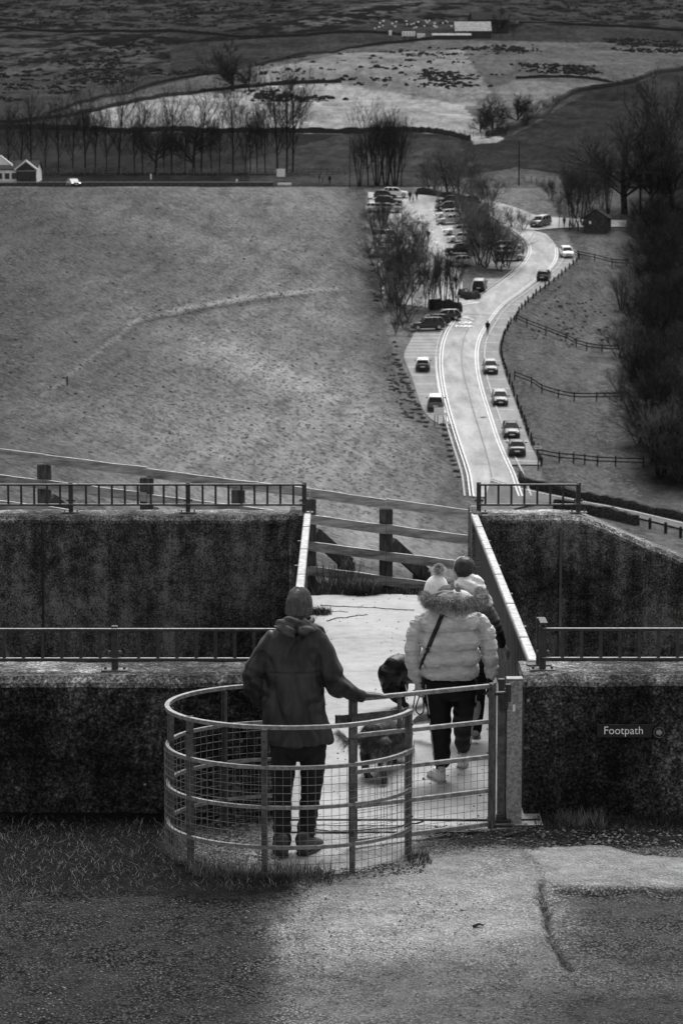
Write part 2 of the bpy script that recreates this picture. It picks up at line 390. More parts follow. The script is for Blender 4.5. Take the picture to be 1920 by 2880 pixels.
def field_alb(u, v, x, Y):
    uu = u+3*hnoise(x, Y, 5, 1); vv = v+2.0*hnoise(x, Y, 6, 4)
    a = np.full(u.shape, .12)
    far = Y > 497
    for poly, val in FIELDS:
        m = in_poly(uu, vv, poly) & far; a[m] = val
    xt = np.interp(Y, TOE[0], TOE[1]); xr = np.interp(Y, RGT[0], RGT[1])
    dam = (~far) & (x < xt)
    a[dam] = .118
    right = (~far) & (x > xr); a[right] = .092
    # the worn footpath that climbs across the dam, and paler mown bands
    for ln, w, k in (([(120,1110),(170,1075),(250,1010),(330,945),(380,905),(430,885),(520,868),(640,845),(760,828),(880,815),(960,812)], 6, 1.55), ([(380,915),(440,898),(530,880),(650,857),(770,840),(890,826)], 4, .6),
                     ([(1012,690),(1000,760),(1012,815)], 16, 1.35), ([(540,940),(740,1020),(930,1110),(1150,1210)], 22, 1.2), ([(380,570),(540,630),(680,690),(860,770)], 14, .78), ([(300,1060),(420,900)], 40, .88), ([(0,700),(300,820),(700,1040),(1000,1200)], 40, 1.12), ([(640,560),(900,700),(1010,760)], 18, .85), ([(420,905),(640,862),(960,828)], 7, .8)):
        d = seg_dist(uu, vv, ln); a = np.where(dam, a*(1+(k-1)*np.exp(-(d/w)**2)), a)
    a = np.where(dam, a*(1-.45*np.exp(-(np.abs(x-xt)/4.5)**2))*(.42+.70*np.clip((u+150)/850, 0, 1))*(1+.3*np.clip((v-850)/400, 0, 1)), a)  # painted falloff: vignette at left, shade along the toe, brighter low down
    # moorland blotches of heather and rush
    moor = far & (vv < 215) & ((uu < 480) | (vv < 75))
    b = np.zeros(u.shape); idx = np.nonzero(far & (vv > -60) & (np.abs(uu-960) < 1150))[0]
    xs_, ys_ = x[idx].tolist(), Y[idx].tolist()
    b[idx] = [mnoise.noise((p/14, q/30, 0))+.7*mnoise.noise((p/5, q/11, 4))+.5*mnoise.noise((p/2.2, q/5, 8)) for p, q in zip(xs_, ys_)]
    a = np.where(moor & (b > .12), a*.35, a); a = np.where(moor & (b < -.25), a*1.7, a); a = np.where(far, a*(1+.35*np.clip(b, -1, 1)), a)
    a = np.where(in_poly(uu, vv, [(200,110),(560,95),(820,60),(1000,25),(1200,5),(1100,50),(900,95),(700,110),(400,130),(200,150)]) & far & (b > -.2), .008, a)
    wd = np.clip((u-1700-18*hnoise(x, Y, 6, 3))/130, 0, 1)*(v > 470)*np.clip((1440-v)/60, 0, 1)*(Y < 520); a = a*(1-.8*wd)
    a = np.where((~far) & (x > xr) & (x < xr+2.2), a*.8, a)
    return np.clip(a*(1+.12*hnoise(x, Y, 17, 9)), .012, .5)
def make_terrain():
    sx = np.concatenate([-np.geomspace(1.6, .17, 26), np.arange(-.165, .166, .0011), np.geomspace(.17, 1.6, 26)])
    rows = np.concatenate([np.arange(27.62, 36, .14), np.geomspace(36, 225, 50)[:-1], np.arange(225, 560, 1.15), np.arange(560, 1650, 2.4), np.geomspace(1650, 6000, 90)])
    S, Yg = np.meshgrid(sx, rows); X = S*Yg; Z = terr(X, Yg)
    n, m = X.shape
    v = np.stack([X, Yg, Z], -1).reshape(-1, 3)
    i = np.arange(n*m).reshape(n, m); q = np.stack([i[:-1,:-1], i[:-1,1:], i[1:,1:], i[1:,:-1]], -1).reshape(-1, 4)
    me = bpy.data.meshes.new('hillside'); me.from_pydata(v.tolist(), [], q.tolist()); me.update()
    u, vv = project(v[:,0], v[:,1], v[:,2])
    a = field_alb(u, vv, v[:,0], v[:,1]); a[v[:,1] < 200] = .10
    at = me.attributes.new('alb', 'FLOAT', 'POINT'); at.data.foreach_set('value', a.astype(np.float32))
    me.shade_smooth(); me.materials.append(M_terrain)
    tag(link('hillside', me), kind='structure')
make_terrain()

# ------------------------------------------------------------------ roads, bays, markings
def resample(pts, n):
    p = np.array([tuple(q)[:2] for q in pts], float); d = np.concatenate([[0], np.cumsum(np.hypot(*np.diff(p, axis=0).T))])
    # smooth through the points
    t = np.linspace(0, d[-1], n); return np.stack([np.interp(t, d, p[:,0]), np.interp(t, d, p[:,1])], -1)
def chaikin(pts, k=2):
    p = np.array([tuple(q)[:2] for q in pts], float)
    for _ in range(k):
        a = p[:-1]*.75+p[1:]*.25; b = p[:-1]*.25+p[1:]*.75
        p = np.concatenate([p[:1], np.stack([a, b], 1).reshape(-1, 2), p[-1:]])
    return p
def hits(uv): return [hit(u, v) for u, v in uv]
def sheet(name, left, right, off, mat, n=120, m=10, kind='structure', parent=None):
    L = resample(chaikin(left), n); Rr = resample(chaikin(right), n); t = np.linspace(0, 1, m)[None,:,None]
    P = L[:,None,:]*(1-t)+Rr[:,None,:]*t; Z = terr(P[...,0], P[...,1])+off
    v = np.concatenate([P, Z[...,None]], -1).reshape(-1, 3); i = np.arange(n*m).reshape(n, m)
    q = np.stack([i[:-1,:-1], i[:-1,1:], i[1:,1:], i[1:,:-1]], -1).reshape(-1, 4)
    b = MB(); b.add(v, q.tolist()); o = b.build(name, mat, parent, True)
    if kind: tag(o, kind=kind)
    return o
def strip_on(b, pts, w, off, n=None):   # flat painted line following the ground
    p = chaikin(pts, 2) if len(pts) > 2 else np.array([tuple(q)[:2] for q in pts], float)
    L = np.hypot(*np.diff(p, axis=0).T).sum(); p = resample(p, n or max(2, int(L/1.2)+1))
    d = np.gradient(p, axis=0); d /= np.linalg.norm(d, axis=1)[:,None]+1e-9; nrm = np.stack([-d[:,1], d[:,0]], -1)
    A = p+nrm*w/2; B = p-nrm*w/2; k = len(p)
    v = np.concatenate([np.c_[A, terr(A[:,0], A[:,1])+off], np.c_[B, terr(B[:,0], B[:,1])+off]])
    b.add(v, [(i, i+1, k+i+1, k+i) for i in range(k-1)])
def offset(pts, w):
    p = chaikin(pts, 2); d = np.gradient(p, axis=0); d /= np.linalg.norm(d, axis=1)[:,None]+1e-9
    return p+np.stack([-d[:,1], d[:,0]], -1)*w
LY = [(1331,1400),(1325,1350),(1318,1322),(1296,1258),(1280,1207),(1264,1153),(1251,1099),(1243,1041),(1243,1003),(1248,965),(1264,926),(1283,901),(1309,879)]
LY2 = [(1348,845),(1409,802),(1470,753),(1495,712),(1487,684),(1466,663),(1442,647),(1415,632)]
RY = [(1468,1400),(1449,1341),(1430,1303),(1404,1245),(1382,1175),(1363,1118),(1347,1057),(1342,1009),(1345,974),(1353,949),(1363,930),(1382,901),(1404,872),(1427,850),(1450,835),(1503,794),(1548,761),(1568,729),(1566,700),(1544,671),(1531,659),(1536,648),(1552,640),(1600,634)]
hLY, hLY2, hRY = hits(LY), hits(LY2), hits(RY)
lft = hits([(u-3, v) for u, v in LY]+[(1330,862)]+[(u-3, v-1) for u, v in LY2]+[(1395,620)])
rgt = hits([(u+3, v) for u, v in RY[:21]])
sheet('road', lft, rgt, .10, M_road, 260, 10)
sheet('upper_road', hits([(1290,545),(1340,556),(1405,573),(1450,585),(1499,606),(1548,613),(1640,618),(1760,622)]), hits([(1290,570),(1345,590),(1400,622),(1445,646),(1500,650),(1548,645),(1640,640),(1760,640)]), .15, M_road, 120, 8)
# right-hand parallel bays, left-hand bays
def band(a, b): return a, b
rb_v = [1310,1275,1252,1210,1150,1099,1057,1015,990,955,923,885,850,806,753,728]
def at_v(line, v):
    l = sorted(line, key=lambda q: q[1]); return float(np.interp(v, [q[1] for q in l], [q[0] for q in l]))
RX = [(1519,1310),(1503,1275),(1490,1252),(1475,1210),(1455,1150),(1436,1099),(1420,1057),(1408,1015),(1401,990),(1408,955),(1423,923),(1450,885),(1478,850),(1531,806),(1600,753),(1622,728)]
RYs = [q for q in RY if q[1] > 725]
sheet('parking_bays', hits([(at_v(RYs, v)+3, v) for v in rb_v]), hits([(at_v(RX, v)-1, v) for v in rb_v]), .13, M_bay, 200, 6)
LB = [(1236,1196),(1215,1194),(1196,1170),(1176,1124),(1160,1067),(1140,1020),(1133,1000),(1145,975),(1160,945),(1172,925),(1180,900),(1200,884)]
lb_v = [1196,1170,1124,1067,1020,1000,975,945,925,905,884]
sheet('side_parking_bays', hits([(at_v(LB, v), v) for v in lb_v]), hits([(at_v(LY, v)-4, v) for v in lb_v]), .08, M_bay, 140, 8)
cp_l = [(1222,868),(1075,850),(1068,800),(1062,740),(1050,680),(1046,620),(1036,560),(1034,541)]
cp_r = [(1348,866),(1300,848),(1300,800),(1296,730),(1300,680),(1300,620),(1310,580),(1310,556)]
sheet('car_park', hits(cp_l), hits(cp_r), .07, M_road, 140, 12)
sheet('junction', hits([(1275,905),(1268,880),(1275,862),(1290,850)]), hits([(1340,900),(1350,872),(1362,852),(1375,838)]), .12, M_road, 30, 6)
sheet('lay_by', hits([(1322,822),(1326,800),(1330,786)]), hits([(1375,822),(1400,803),(1428,783)]), .11, M_bay, 24, 10)
sheet('upper_lay_by', hits([(1368,757),(1372,735),(1380,690)]), hits([(1450,763),(1492,728),(1484,690)]), .11, M_bay, 24, 10)
# the lane that runs off to the right below the dam
sheet('valley_lane', hits([(1380,1350),(1450,1372),(1530,1390),(1640,1412),(1780,1440),(2060,1505)]), hits([(1330,1470),(1480,1424),(1560,1416),(1650,1429),(1790,1459),(1920,1493),(2060,1530)]), .16, M_lane, 120, 8)
sheet('deep_verge', hits([(1232,1330),(1210,1235),(1190,1200)]), hits([(1300,1340),(1282,1240),(1268,1200)]), .02, M_terrain, 30, 6) if False else None
mk = MB()
for ln in (hLY, hLY2, hRY[:19]):
    s = 1
    strip_on(mk, ln, .13, .19)
    strip_on(mk, offset(ln, .33), .13, .19)
strip_on(mk, hits([(1380,1356),(1450,1377),(1530,1394),(1640,1416),(1780,1444),(1920,1478)]), .12, .22)
strip_on(mk, hits([(1226,1008),(1226,1040),(1232,1080),(1242,1130),(1258,1190)]), .16, .19)
for y in (850,859,879,900,923,945,967,993,1017,1045,1070,1096,1126,1156,1186,1215,1245,1273,1301): 
    strip_on(mk, hits([(at_v(RYs, y)+9, y), (at_v(RX, y)-2, y+1)]), .12, .19)
for y in (835,815,795,775,755,742): strip_on(mk, hits([(at_v(RYs, y)+9, y), (at_v(RX, y)-2, y+2)]), .12, .19)
for y in (912,922,934,944,954,963,971,980,989,999,1008): strip_on(mk, hits([(max(at_v(LB, y)+3, 1131), y), (at_v(LY, y)-12, y)]), .12, .17)
for y in (1036,1059,1084,1113,1140,1167): strip_on(mk, hits([(at_v(LB, y)+3, y), (at_v(LY, y)-20, y)]), .12, .17)
for a, b in (((1375,790),(1412,791)),((1372,797),(1404,798)),((1372,749),(1465,750)),((1372,758),(1458,758)),((1372,740),(1478,741)),((1245,760),(1288,762)),((1178,600),(1184,640))): strip_on(mk, hits([a, b]), .12, .19)
for i in range(9): strip_on(mk, hits([(1212+i*4, 592+i*7), (1213+i*4, 596+i*7)]), .2, .19)
tag(mk.build('road_markings', M_line, None), kind='structure')
sm = MB()
strip_on(sm, hits([(1382,1345),(1375,1310),(1362,1260),(1345,1205),(1328,1150),(1318,1110),(1303,1060),(1296,1010),(1300,970),(1310,935),(1330,905)]), .10, .185)
strip_on(sm, hits([(1335,1308),(1372,1309)]), .12, .185); strip_on(sm, hits([(1268,884),(1400,890)]), .2, .185); strip_on(sm, hits([(1350,1177),(1366,1176)]), .5, .185)
tag(sm.build('tarmac_seam', M_seam), kind='structure')
kb = MB()
for ln, s in ((hLY, 1), (hLY2, 1), (hRY[:18], -1)):
    for w, mw in ((.85, .16),):
        p = offset(ln, w*s); p = resample(p, max(6, int(len(p)*3)))
        z = terr(p[:,0], p[:,1])
        kb.sweep([(a[0], a[1], zz+.10) for a, zz in zip(p, z)], [(-.09,-.1),(-.09,.12),(.09,.12),(.09,-.1)])
tag(kb.build('kerb', M_kerb), kind='structure')
# painted words on the road: CAR PARK and an arrow
def road_text(txt, u, v, size, stretch, mat):
    c = bpy.data.curves.new('lettering', 'FONT'); c.body = txt; c.size = size; c.align_x = 'CENTER'; c.offset = .03; c.resolution_u = 3
    o = bpy.data.objects.new('lettering', c); COL.objects.link(o); bpy.context.view_layer.update()
    me = bpy.data.meshes.new_from_object(o.evaluated_get(bpy.context.evaluated_depsgraph_get())); bpy.data.objects.remove(o)
    h = hit(u, v); co = np.zeros(len(me.vertices)*3); me.vertices.foreach_get('co', co); co = co.reshape(-1, 3)
    co[:,1] *= stretch; x = co[:,0]+h.x; y = co[:,1]+h.y
    co = np.stack([x, y, terr(x, y)+.2], -1); me.vertices.foreach_set('co', co.ravel()); me.update(); me.materials.append(mat)
    return tag(link('road_lettering', me), kind='structure')
road_text('CAR', 1309, 914, 1.0, 2.3, M_line); road_text('PARK', 1305, 924, 1.0, 2.3, M_line)
def road_arrow(u, v, L=2.6, a=0.0):
    h = hit(u, v); b = MB(); P = [(-.12,-L/2),(.12,-L/2),(.12,.2*L),(.45,.2*L),(0,L/2),(-.45,.2*L),(-.12,.2*L)]
    P = [(x*math.cos(a)-y*math.sin(a)+h.x, x*math.sin(a)+y*math.cos(a)+h.y) for x, y in P]
    v = [(x, y, float(terr(x, y))+.2) for x, y in P]; b.add(v, [(0,1,2,6),(5,6,2,3,4)]); tag(b.build('road_arrow', M_line, fix=False), kind='structure')
road_arrow(1316, 899, 3.0, .5); road_arrow(1320, 858, 4.0, -.9); road_arrow(1227, 686, 3.0); road_arrow(1212, 655, 2.4, .3)

# ------------------------------------------------------------------ dry stone walls and hedges of the hill
def stone_wall(uv, h, w, label, name='dry_stone_wall', cat='stone wall', mat=None, group=None, n=None, rough=.18):
    p = chaikin(hits(uv), 2); L = np.hypot(*np.diff(p, axis=0).T).sum(); p = resample(p, n or max(12, min(260, int(L/1.3))))
    z = terr(p[:,0], p[:,1]); b = MB(); rs = []
    d = np.gradient(p, axis=0); d /= np.linalg.norm(d, axis=1)[:,None]+1e-9
    for i in range(len(p)):
        nx, ny = -d[i,1], d[i,0]; hh = h*(1+R.uniform(-rough, rough)); j = R.uniform(-.06, .06)
        rs.append([(p[i,0]+nx*(a+j), p[i,1]+ny*(a+j), z[i]+c) for a, c in ((-w*.5,-.4),(-w*.42,hh*.6),(-w*.3,hh*.96),(w*.3,hh),(w*.42,hh*.6),(w*.5,-.4))])
    b.rings(rs); return tag(b.build(name, mat or M_stonew), label, cat, group)
stone_wall(W_LOW, 1.35, .7, 'long dark field wall running behind the row of bare trees')
stone_wall(W_MID, 1.15, .7, 'dark wall along the upper edge of the bright sloping field')
stone_wall(W_UP, 1.0, .7, 'field wall climbing from lower left towards the lone round tree')
stone_wall(W_UP2, 1.2, .8, 'thin wall running from the lone round tree up to the farm')
stone_wall(W_RT, 1.4, 1.6, 'overgrown wall with hedge curving up to the right edge of the hill')
stone_wall(W_RM, .9, .7, 'faint low wall across the pale field below the rushes')
stone_wall(W_TL, 1.2, 1.2, 'dark moorland wall crossing the hill left of the farm')
stone_wall(W_TR, 1.2, 1.0, 'dark wall leading right from the farm')
stone_wall([(1175,545),(1215,551),(1260,558),(1300,566),(1345,572)], 1.1, .6, 'low dark wall at the head of the car park')
stone_wall([(1205,868),(1240,872),(1280,876),(1294,882)], 1.5, .7, 'dark wall end at the car park entrance')
stone_wall([(1300,834),(1325,842),(1342,840)], 1.1, 2.0, 'clipped dark hedge block in front of the parked estate', 'hedge', 'hedge', M_twig)
stone_wall([(1462,1352),(1480,1368),(1520,1380),(1600,1398),(1700,1418),(1800,1442),(1930,1472),(2060,1500)], .85, .5, 'long stone wall beyond the valley lane')
stone_wall([(1560,1436),(1640,1446),(1700,1456),(1790,1478)], 1.0, .6, 'short stone wall on the near side of the valley lane, ending squarely')
# rushes and tussocks: ground cover
M_rush = simple('dark_rush', .016, .04, 2, .95, .1, .01, 0, 0)
def tuft_field(name, polys, n, hmin, hmax, mat, dens=None):
    b = MB(); k = 0; tries = 0
    while k < n and tries < n*12:
        tries += 1
        poly = polys[R.randrange(len(polys))]; xs = [q[0] for q in poly]; ys = [q[1] for q in poly]
        u, v = R.uniform(min(xs), max(xs)), R.uniform(min(ys), max(ys))
        if not in_poly(np.array([u]), np.array([v]), poly)[0]: continue
        h = hit(u, v)
        if float(hnoise(h.x, h.y, 14, 3))+R.uniform(-.5, .5) < -.05: continue
        s = R.uniform(hmin, hmax); m = R.randint(1, 4)
        for _ in range(m):
            cx, cy = h.x+R.gauss(0, 1.4)*s, h.y+R.gauss(0, 1.4)*s; cz = float(terr(cx, cy)); nn = 6; q = R.uniform(.6, 1.3)*s
            vs = [(cx+q*.9*math.cos(a*PI/3+k)*R.uniform(.7,1.3), cy+q*.9*math.sin(a*PI/3+k)*R.uniform(.7,1.3), cz-.1) for a in range(nn)]+[(cx+q*.7*math.cos(a*PI/3+k)*R.uniform(.6,1.2), cy+q*.6*math.sin(a*PI/3+k), cz+q*R.uniform(.35,.6)) for a in range(nn)]+[(cx, cy, cz+q*.7)]
            b.add(vs, [(i,(i+1)%6,6+(i+1)%6,6+i) for i in range(6)]+[(6+i,6+(i+1)%6,12) for i in range(6)])
        k += 1
    return tag(b.build(name, mat), kind='stuff', label='dark clumps of rushes and tussocks scattered over the fields', cat='rushes')
tuft_field('rushes', [[(740,165),(1000,145),(1300,150),(1440,215),(1380,260),(1250,245),(960,238),(720,245)],[(1160,200),(1300,205),(1350,245),(1240,250)],[(1130,140),(1500,125),(1520,150),(1150,160)],
    [(0,150),(300,115),(460,120),(380,190),(300,240),(60,290),(0,290)],[(0,150),(300,115),(460,120),(380,190),(300,240),(60,290),(0,290)],[(0,0),(500,0),(500,80),(0,70)],[(500,0),(900,0),(700,90),(500,90)],[(1500,0),(1920,0),(1920,70),(1500,55)],[(150,175),(330,165),(360,240),(200,230)],[(1700,110),(1920,115),(1920,150),(1740,148)],[(1460,180),(1650,185),(1720,215),(1480,205)],[(700,255),(960,262),(900,300),(720,290)],[(400,200),(600,195),(600,212),(420,240)]], 1500, .4, 1.1, M_rush)
# small clods and tussocks on the dam face and below
def clods(name, poly, n, s0, s1, mat, label):
    b = MB()
    for k in range(n):
        for _ in range(40):
            u, v = R.uniform(min(q[0] for q in poly), max(q[0] for q in poly)), R.uniform(min(q[1] for q in poly), max(q[1] for q in poly))
            if in_poly(np.array([u]), np.array([v]), poly)[0]: break
        h = hit(u, v); s = R.uniform(s0, s1)
        M = Matrix.Rotation(R.uniform(0, 6), 3, 'Z'); b.ball((h.x, h.y, h.z+.02), (s, s*.6, s*R.uniform(.3, .55)), 6, 4, M)
    return tag(b.build(name, mat), kind='stuff', label=label, cat='tussocks')
M_tuss = simple('damp_tussock', .03, .07, 2, .95, .4, .02, 0, .02)
clods('tussocks', [(0,560),(1010,560),(1040,740),(1100,980),(1180,1180),(1260,1330),(0,1260)], 260, .10, .28, M_tuss, 'small dark tussocks and molehills dotted over the grassy dam')
clods('bank_tussocks', [(1470,860),(1560,790),(1700,860),(1740,1000),(1500,960)], 110, .15, .42, M_tuss, 'dark tussocks on the bank beside the parking bays')
clods('path_scuffs', [(400,868),(520,850),(960,800),(960,822),(520,885),(400,905)], 120, .10, .25, M_tuss, 'scuffed turf along the worn path across the dam')
clods('toe_scrub', [(1075,1000),(1120,1010),(1160,1110),(1190,1190),(1140,1180),(1085,1080)], 90, .2, .5, M_tuss, 'rough clods beside the boulder line at the foot of the dam')

def slope_tufts(name, n, mat, label, wd, h):
    rr = np.random.RandomState(n); Y = 226+(rr.rand(n)**.85)*225; ux = rr.rand(n)*1420-180; x = (ux-960)/F*Y
    xt = np.interp(Y, TOE[0], TOE[1]); xr = np.interp(Y, RGT[0], RGT[1]); ok = (x < xt-1.2); 
    n2 = n//5; Y2 = 262+rr.rand(n2)*150; x2 = np.interp(Y2, RGT[0], RGT[1])+.8+rr.rand(n2)*9; Y = np.concatenate([Y[ok], Y2]); x = np.concatenate([x[ok], x2]); m = len(x)
    z = terr(x, Y); keep = z < ZC-1.0; x, Y, z = x[keep], Y[keep], z[keep]; m = len(x)
    V = []; 
    for k in range(2):
        a = rr.rand(m)*PI; ln = (rr.rand(m)-.2)*.5; s = (.5+rr.rand(m))*wd; hh = h*(.5+rr.rand(m)); ox, oy = rr.randn(m)*wd, rr.randn(m)*wd
        P = [(x+ox-s, Y+oy-s*.5, z+.01), (x+ox+s*.6, Y+oy-s*1.1, z+.01), (x+ox+s*1.2+ln*hh, Y+oy+s*.9, z+hh+.16*s), (x+ox-s*.5+ln*hh, Y+oy+s*1.5, z+hh+.2*s)]
        V.append(np.stack([np.stack(p, -1) for p in P], 1).reshape(-1, 3))
    V = np.concatenate(V); Fc = np.arange(len(V)).reshape(-1, 4)
    me = bpy.data.meshes.new(name); me.from_pydata(V.tolist(), [], Fc.tolist()); me.update(); me.materials.append(mat); tag(link(name, me), kind='stuff', label=label, cat='grass')
slope_tufts('pale_grass', 5000, simple('straw_tuft', .085, .13, 3, .9, .1, .01, 0, .05), 'pale straw-coloured tufts over the grassy dam and bank', .12, .07)
slope_tufts('dark_grass', 4000, simple('dark_tuft', .045, .08, 3, .9, .1, .01, 0, .05), 'dark tufts over the grassy dam and bank', .11, .05)

# ------------------------------------------------------------------ bare trees
RMIN = dict(poplar=.013, round=.012, far=.034, scrub=.008, birch=.008, stems=.009)
def make_tree(seed, H, kind):
    r = random.Random(seed); tr = MB(); cr = MB()
    def rv(a): return Vector((r.uniform(-a,a), r.uniform(-a,a), r.uniform(-a,a)))
    def grow(p, d, L, rad, lev):
        n = 4 if lev < 2 else 3; pts = [p]; rr = [rad]; q = p.copy(); dd = d.copy(); rend = rad*(.62 if lev else .7)
        up = {'poplar':.22,'round':.07,'far':.06,'birch':.10,'scrub':.10,'stems':.18}[kind]
        for i in range(n):
            dd = (dd+rv(.16 if lev else .05)+Vector((0,0,up*.5))).normalized(); q = q+dd*(L/n); pts.append(q.copy()); rr.append(rad+(rend-rad)*(i+1)/n)
        b = tr if lev == 0 else cr
        if lev >= 3: b.add(*twig(pts, rr))
        else: b.tube(pts, rr, 6 if lev == 0 else (5 if lev == 1 else 3), caps=False)
        if lev >= maxl: return
        k = nb[lev]
        for i in range(k):
            t = (r.uniform(low[lev], 1.0) if i < k-1 else 1.0); j = min(n-1, int(t*n)); f = t*n-j
            base = pts[j].lerp(pts[j+1], f); rb = (rr[j]+(rr[j+1]-rr[j])*f)
            a = r.uniform(0, 2*PI); sp = spread[lev]*r.uniform(.7, 1.25)
            perp = dd.orthogonal().normalized(); perp.rotate(Matrix.Rotation(a, 3, dd)); nd = (dd*math.cos(sp)+perp*math.sin(sp)).normalized()
            if i == k-1: nd = (dd+rv(.2)).normalized()
            grow(base, nd, L*ratio[lev]*r.uniform(.7, 1.15)*(1.15-.45*t if lev == 0 else 1), max(rb*r.uniform(.42,.62), RMIN[kind]), lev+1)
    def twig(pts, rr):
        a, b2 = pts[0], pts[-1]; d = (b2-a).normalized(); s = d.orthogonal().normalized()*rr[0]; s2 = d.cross(s)
        m = pts[len(pts)//2]
        v = [a+s, a-s*.5+s2*.8, a-s*.5-s2*.8, m+s*.7, m-s*.35+s2*.5, m-s*.35-s2*.5, b2]
        return [tuple(x) for x in v], [(0,1,4,3),(1,2,5,4),(2,0,3,5),(3,4,6),(4,5,6),(5,3,6)]
    if kind == 'poplar': nb=[11,6,5,4]; maxl=4; low=[.25,.2,.15,.15]; spread=[.62,.55,.55,.6]; ratio=[.50,.60,.58,.55]; L=.80; r0=.0115
    elif kind == 'round': nb=[10,8,7,6]; maxl=4; low=[.45,.25,.15,.15]; spread=[.95,.65,.6,.6]; ratio=[1.15,.60,.55,.5]; L=.34; r0=.024
    elif kind == 'far': nb=[12,8,7,5]; maxl=4; low=[.15,.15,.15,.15]; spread=[1.0,.7,.6,.6]; ratio=[.95,.60,.55,.5]; L=.48; r0=.03
    elif kind == 'birch': nb=[13,6,5,4]; maxl=4; low=[.25,.2,.2,.2]; spread=[.6,.6,.7,.7]; ratio=[.36,.5,.5,.5]; L=.8; r0=.009
    elif kind == 'scrub': nb=[9,7,6,5]; maxl=4; low=[.12,.2,.2,.2]; spread=[.65,.6,.7,.7]; ratio=[.62,.55,.5,.5]; L=.55; r0=.009
    else: nb=[8,5,4,4]; maxl=4; low=[.3,.2,.2,.2]; spread=[.35,.45,.5,.6]; ratio=[.45,.5,.5,.5]; L=.75; r0=.008
    stems = 1 if kind in ('poplar','round','birch','far') else (3 if kind == 'scrub' else 6)
    for s in range(stems):
        a = 2*PI*s/stems+r.uniform(0,1); lean = 0 if stems == 1 else (.38 if kind == 'scrub' else .17)
        p = Vector((math.cos(a), math.sin(a), 0))*(.02*H if stems > 1 else 0)-Vector((0,0,.3))
        grow(p, Vector((math.cos(a)*lean+r.uniform(-.05,.05), math.sin(a)*lean, 1)).normalized(), H*L*(1 if stems == 1 else r.uniform(.75, 1.05)), H*r0, 0)
    return tr.mesh('trunk'), cr.mesh('crown')
TREES = {}
def tree_meshes(kind, var):
    k = (kind, var)
    if k not in TREES:
        a, b = make_tree(hash_(kind)+var*17, 10.0, kind); a.shade_smooth(); TREES[k] = (a, b)
        a.materials.append(M_barkl if kind == 'birch' else M_bark); b.materials.append(M_twig)
    return TREES[k]
def hash_(s): return sum(ord(c)*(i+3) for i, c in enumerate(s))
def plant(kind, var, u, v, hpx, label, group=None, name='bare_tree', cat='tree', pos=None, twig=None, wide=1.0):
    p = pos or hit(u, v); ppm = F/p.y; s = hpx/ppm/10.0
    a, b = tree_meshes(kind, var)
    e = empty(name, p, label, cat, group, R.uniform(0, 6.28)); e.scale = (s*wide, s*wide, s)
    link('trunk', a, e); c = link('crown', b, e)
    if twig: c.material_slots[0].link = 'OBJECT'; c.material_slots[0].material = twig
    return e
g = 'bare trees in the row behind the dam crest'
row = [(25,490,170),(60,488,150),(90,486,190),(128,488,150),(165,486,185),(205,486,175),(240,485,205),(268,486,160),(300,486,150),(335,485,230),(378,486,150),(402,486,185),(438,487,195),(460,486,150),(484,485,205),(520,487,140),(545,486,200),(566,485,215),(595,487,130),(618,486,150),(655,484,215),(690,486,140),(704,486,170),(724,486,160),(745,486,160),(781,486,245),(806,486,230),(823,485,250)]
for i, (u, v, h) in enumerate(row):
    plant('round' if i in (12, 16) else 'poplar', i % 4, u, v, h, 'leafless tree in the row behind the dam crest, %s from the clubhouse' % ordw(i), g)
for i, (u, v, h, k) in enumerate([(1010,524,150,'stems'),(1035,522,190,'poplar'),(1060,522,205,'stems'),(1085,522,215,'stems'),(1110,522,200,'stems'),(1128,524,150,'poplar')]):
    plant(k, i % 3, u, v, h, 'slender tree in the clump above the car park, %s from the dam crest' % ordw(i), 'bare trees in the clump at the head of the car park')
plant('far', 0, 655, 256, 140, 'lone round bare tree on the hillside between two field walls', wide=1.1)
plant('far', 1, 700, 252, 75, 'thorn bush beside the lone round tree on the hill', name='thorn_bush', cat='bush')
plant('far', 2, 1385, 376, 100, 'rounded bare thorn at the corner of the bright field', name='thorn_bush', cat='bush')
plant('far', 1, 1350, 372, 60, 'small thorn left of the rounded one at the bright field corner', name='thorn_bush', cat='bush')
plant('far', 3, 1455, 345, 90, 'bare tree in the hedge corner above the bright field')
for i, (u, v, h) in enumerate([(1500,330,60),(1530,320,55),(1560,300,45),(1420,382,55),(1480,352,55)]):
    plant('scrub', i % 3, u, v, h, 'low bush on the curved overgrown wall, %s up the hill' % ordw(i), 'bushes along the overgrown wall', 'bush', 'bush')
# scrub and birches round the upper road and the car park
L_ = [(1215,540,150),(1240,548,160),(1262,552,185),(1290,560,175),(1318,566,150),(1345,575,130),(1372,585,125),(1230,590,110),(1330,620,120),(1360,640,125),(1305,640,150),(1325,665,165),(1350,690,170),(1300,700,160),(1345,745,190),(1365,752,200),(1395,755,190),(1425,752,175),(1405,762,140),(1320,735,170),(1440,640,90),(1470,648,75)]
for i, (u, v, h) in enumerate(L_):
    plant(['scrub','birch','scrub'][i % 3], i % 4, u, v, h*.92, 'thin bare tree between car park aisle and road bend, %s from the far wall' % ordw(i), 'thin trees between the car park and the road', twig=M_twigm if i % 2 else None, wide=1.35)
L_ = [(1050,640,90),(1075,650,100),(1100,668,105),(1130,640,80),(1160,655,70),(1060,700,105),(1090,720,120),(1120,722,125),(1150,715,125),(1180,720,95),(1060,760,110),(1085,790,135),(1110,800,140),(1140,812,150),(1165,820,150),(1190,830,140),(1075,830,115),(1100,850,135),(1130,862,150),(1160,868,150),(1150,770,120),(1185,775,110),(1110,760,120),(1195,868,120),(1085,868,90),(1120,895,90),(1150,905,70),(1100,910,55),(1135,925,60),(1112,940,45),(1150,945,40),(1175,890,60)]
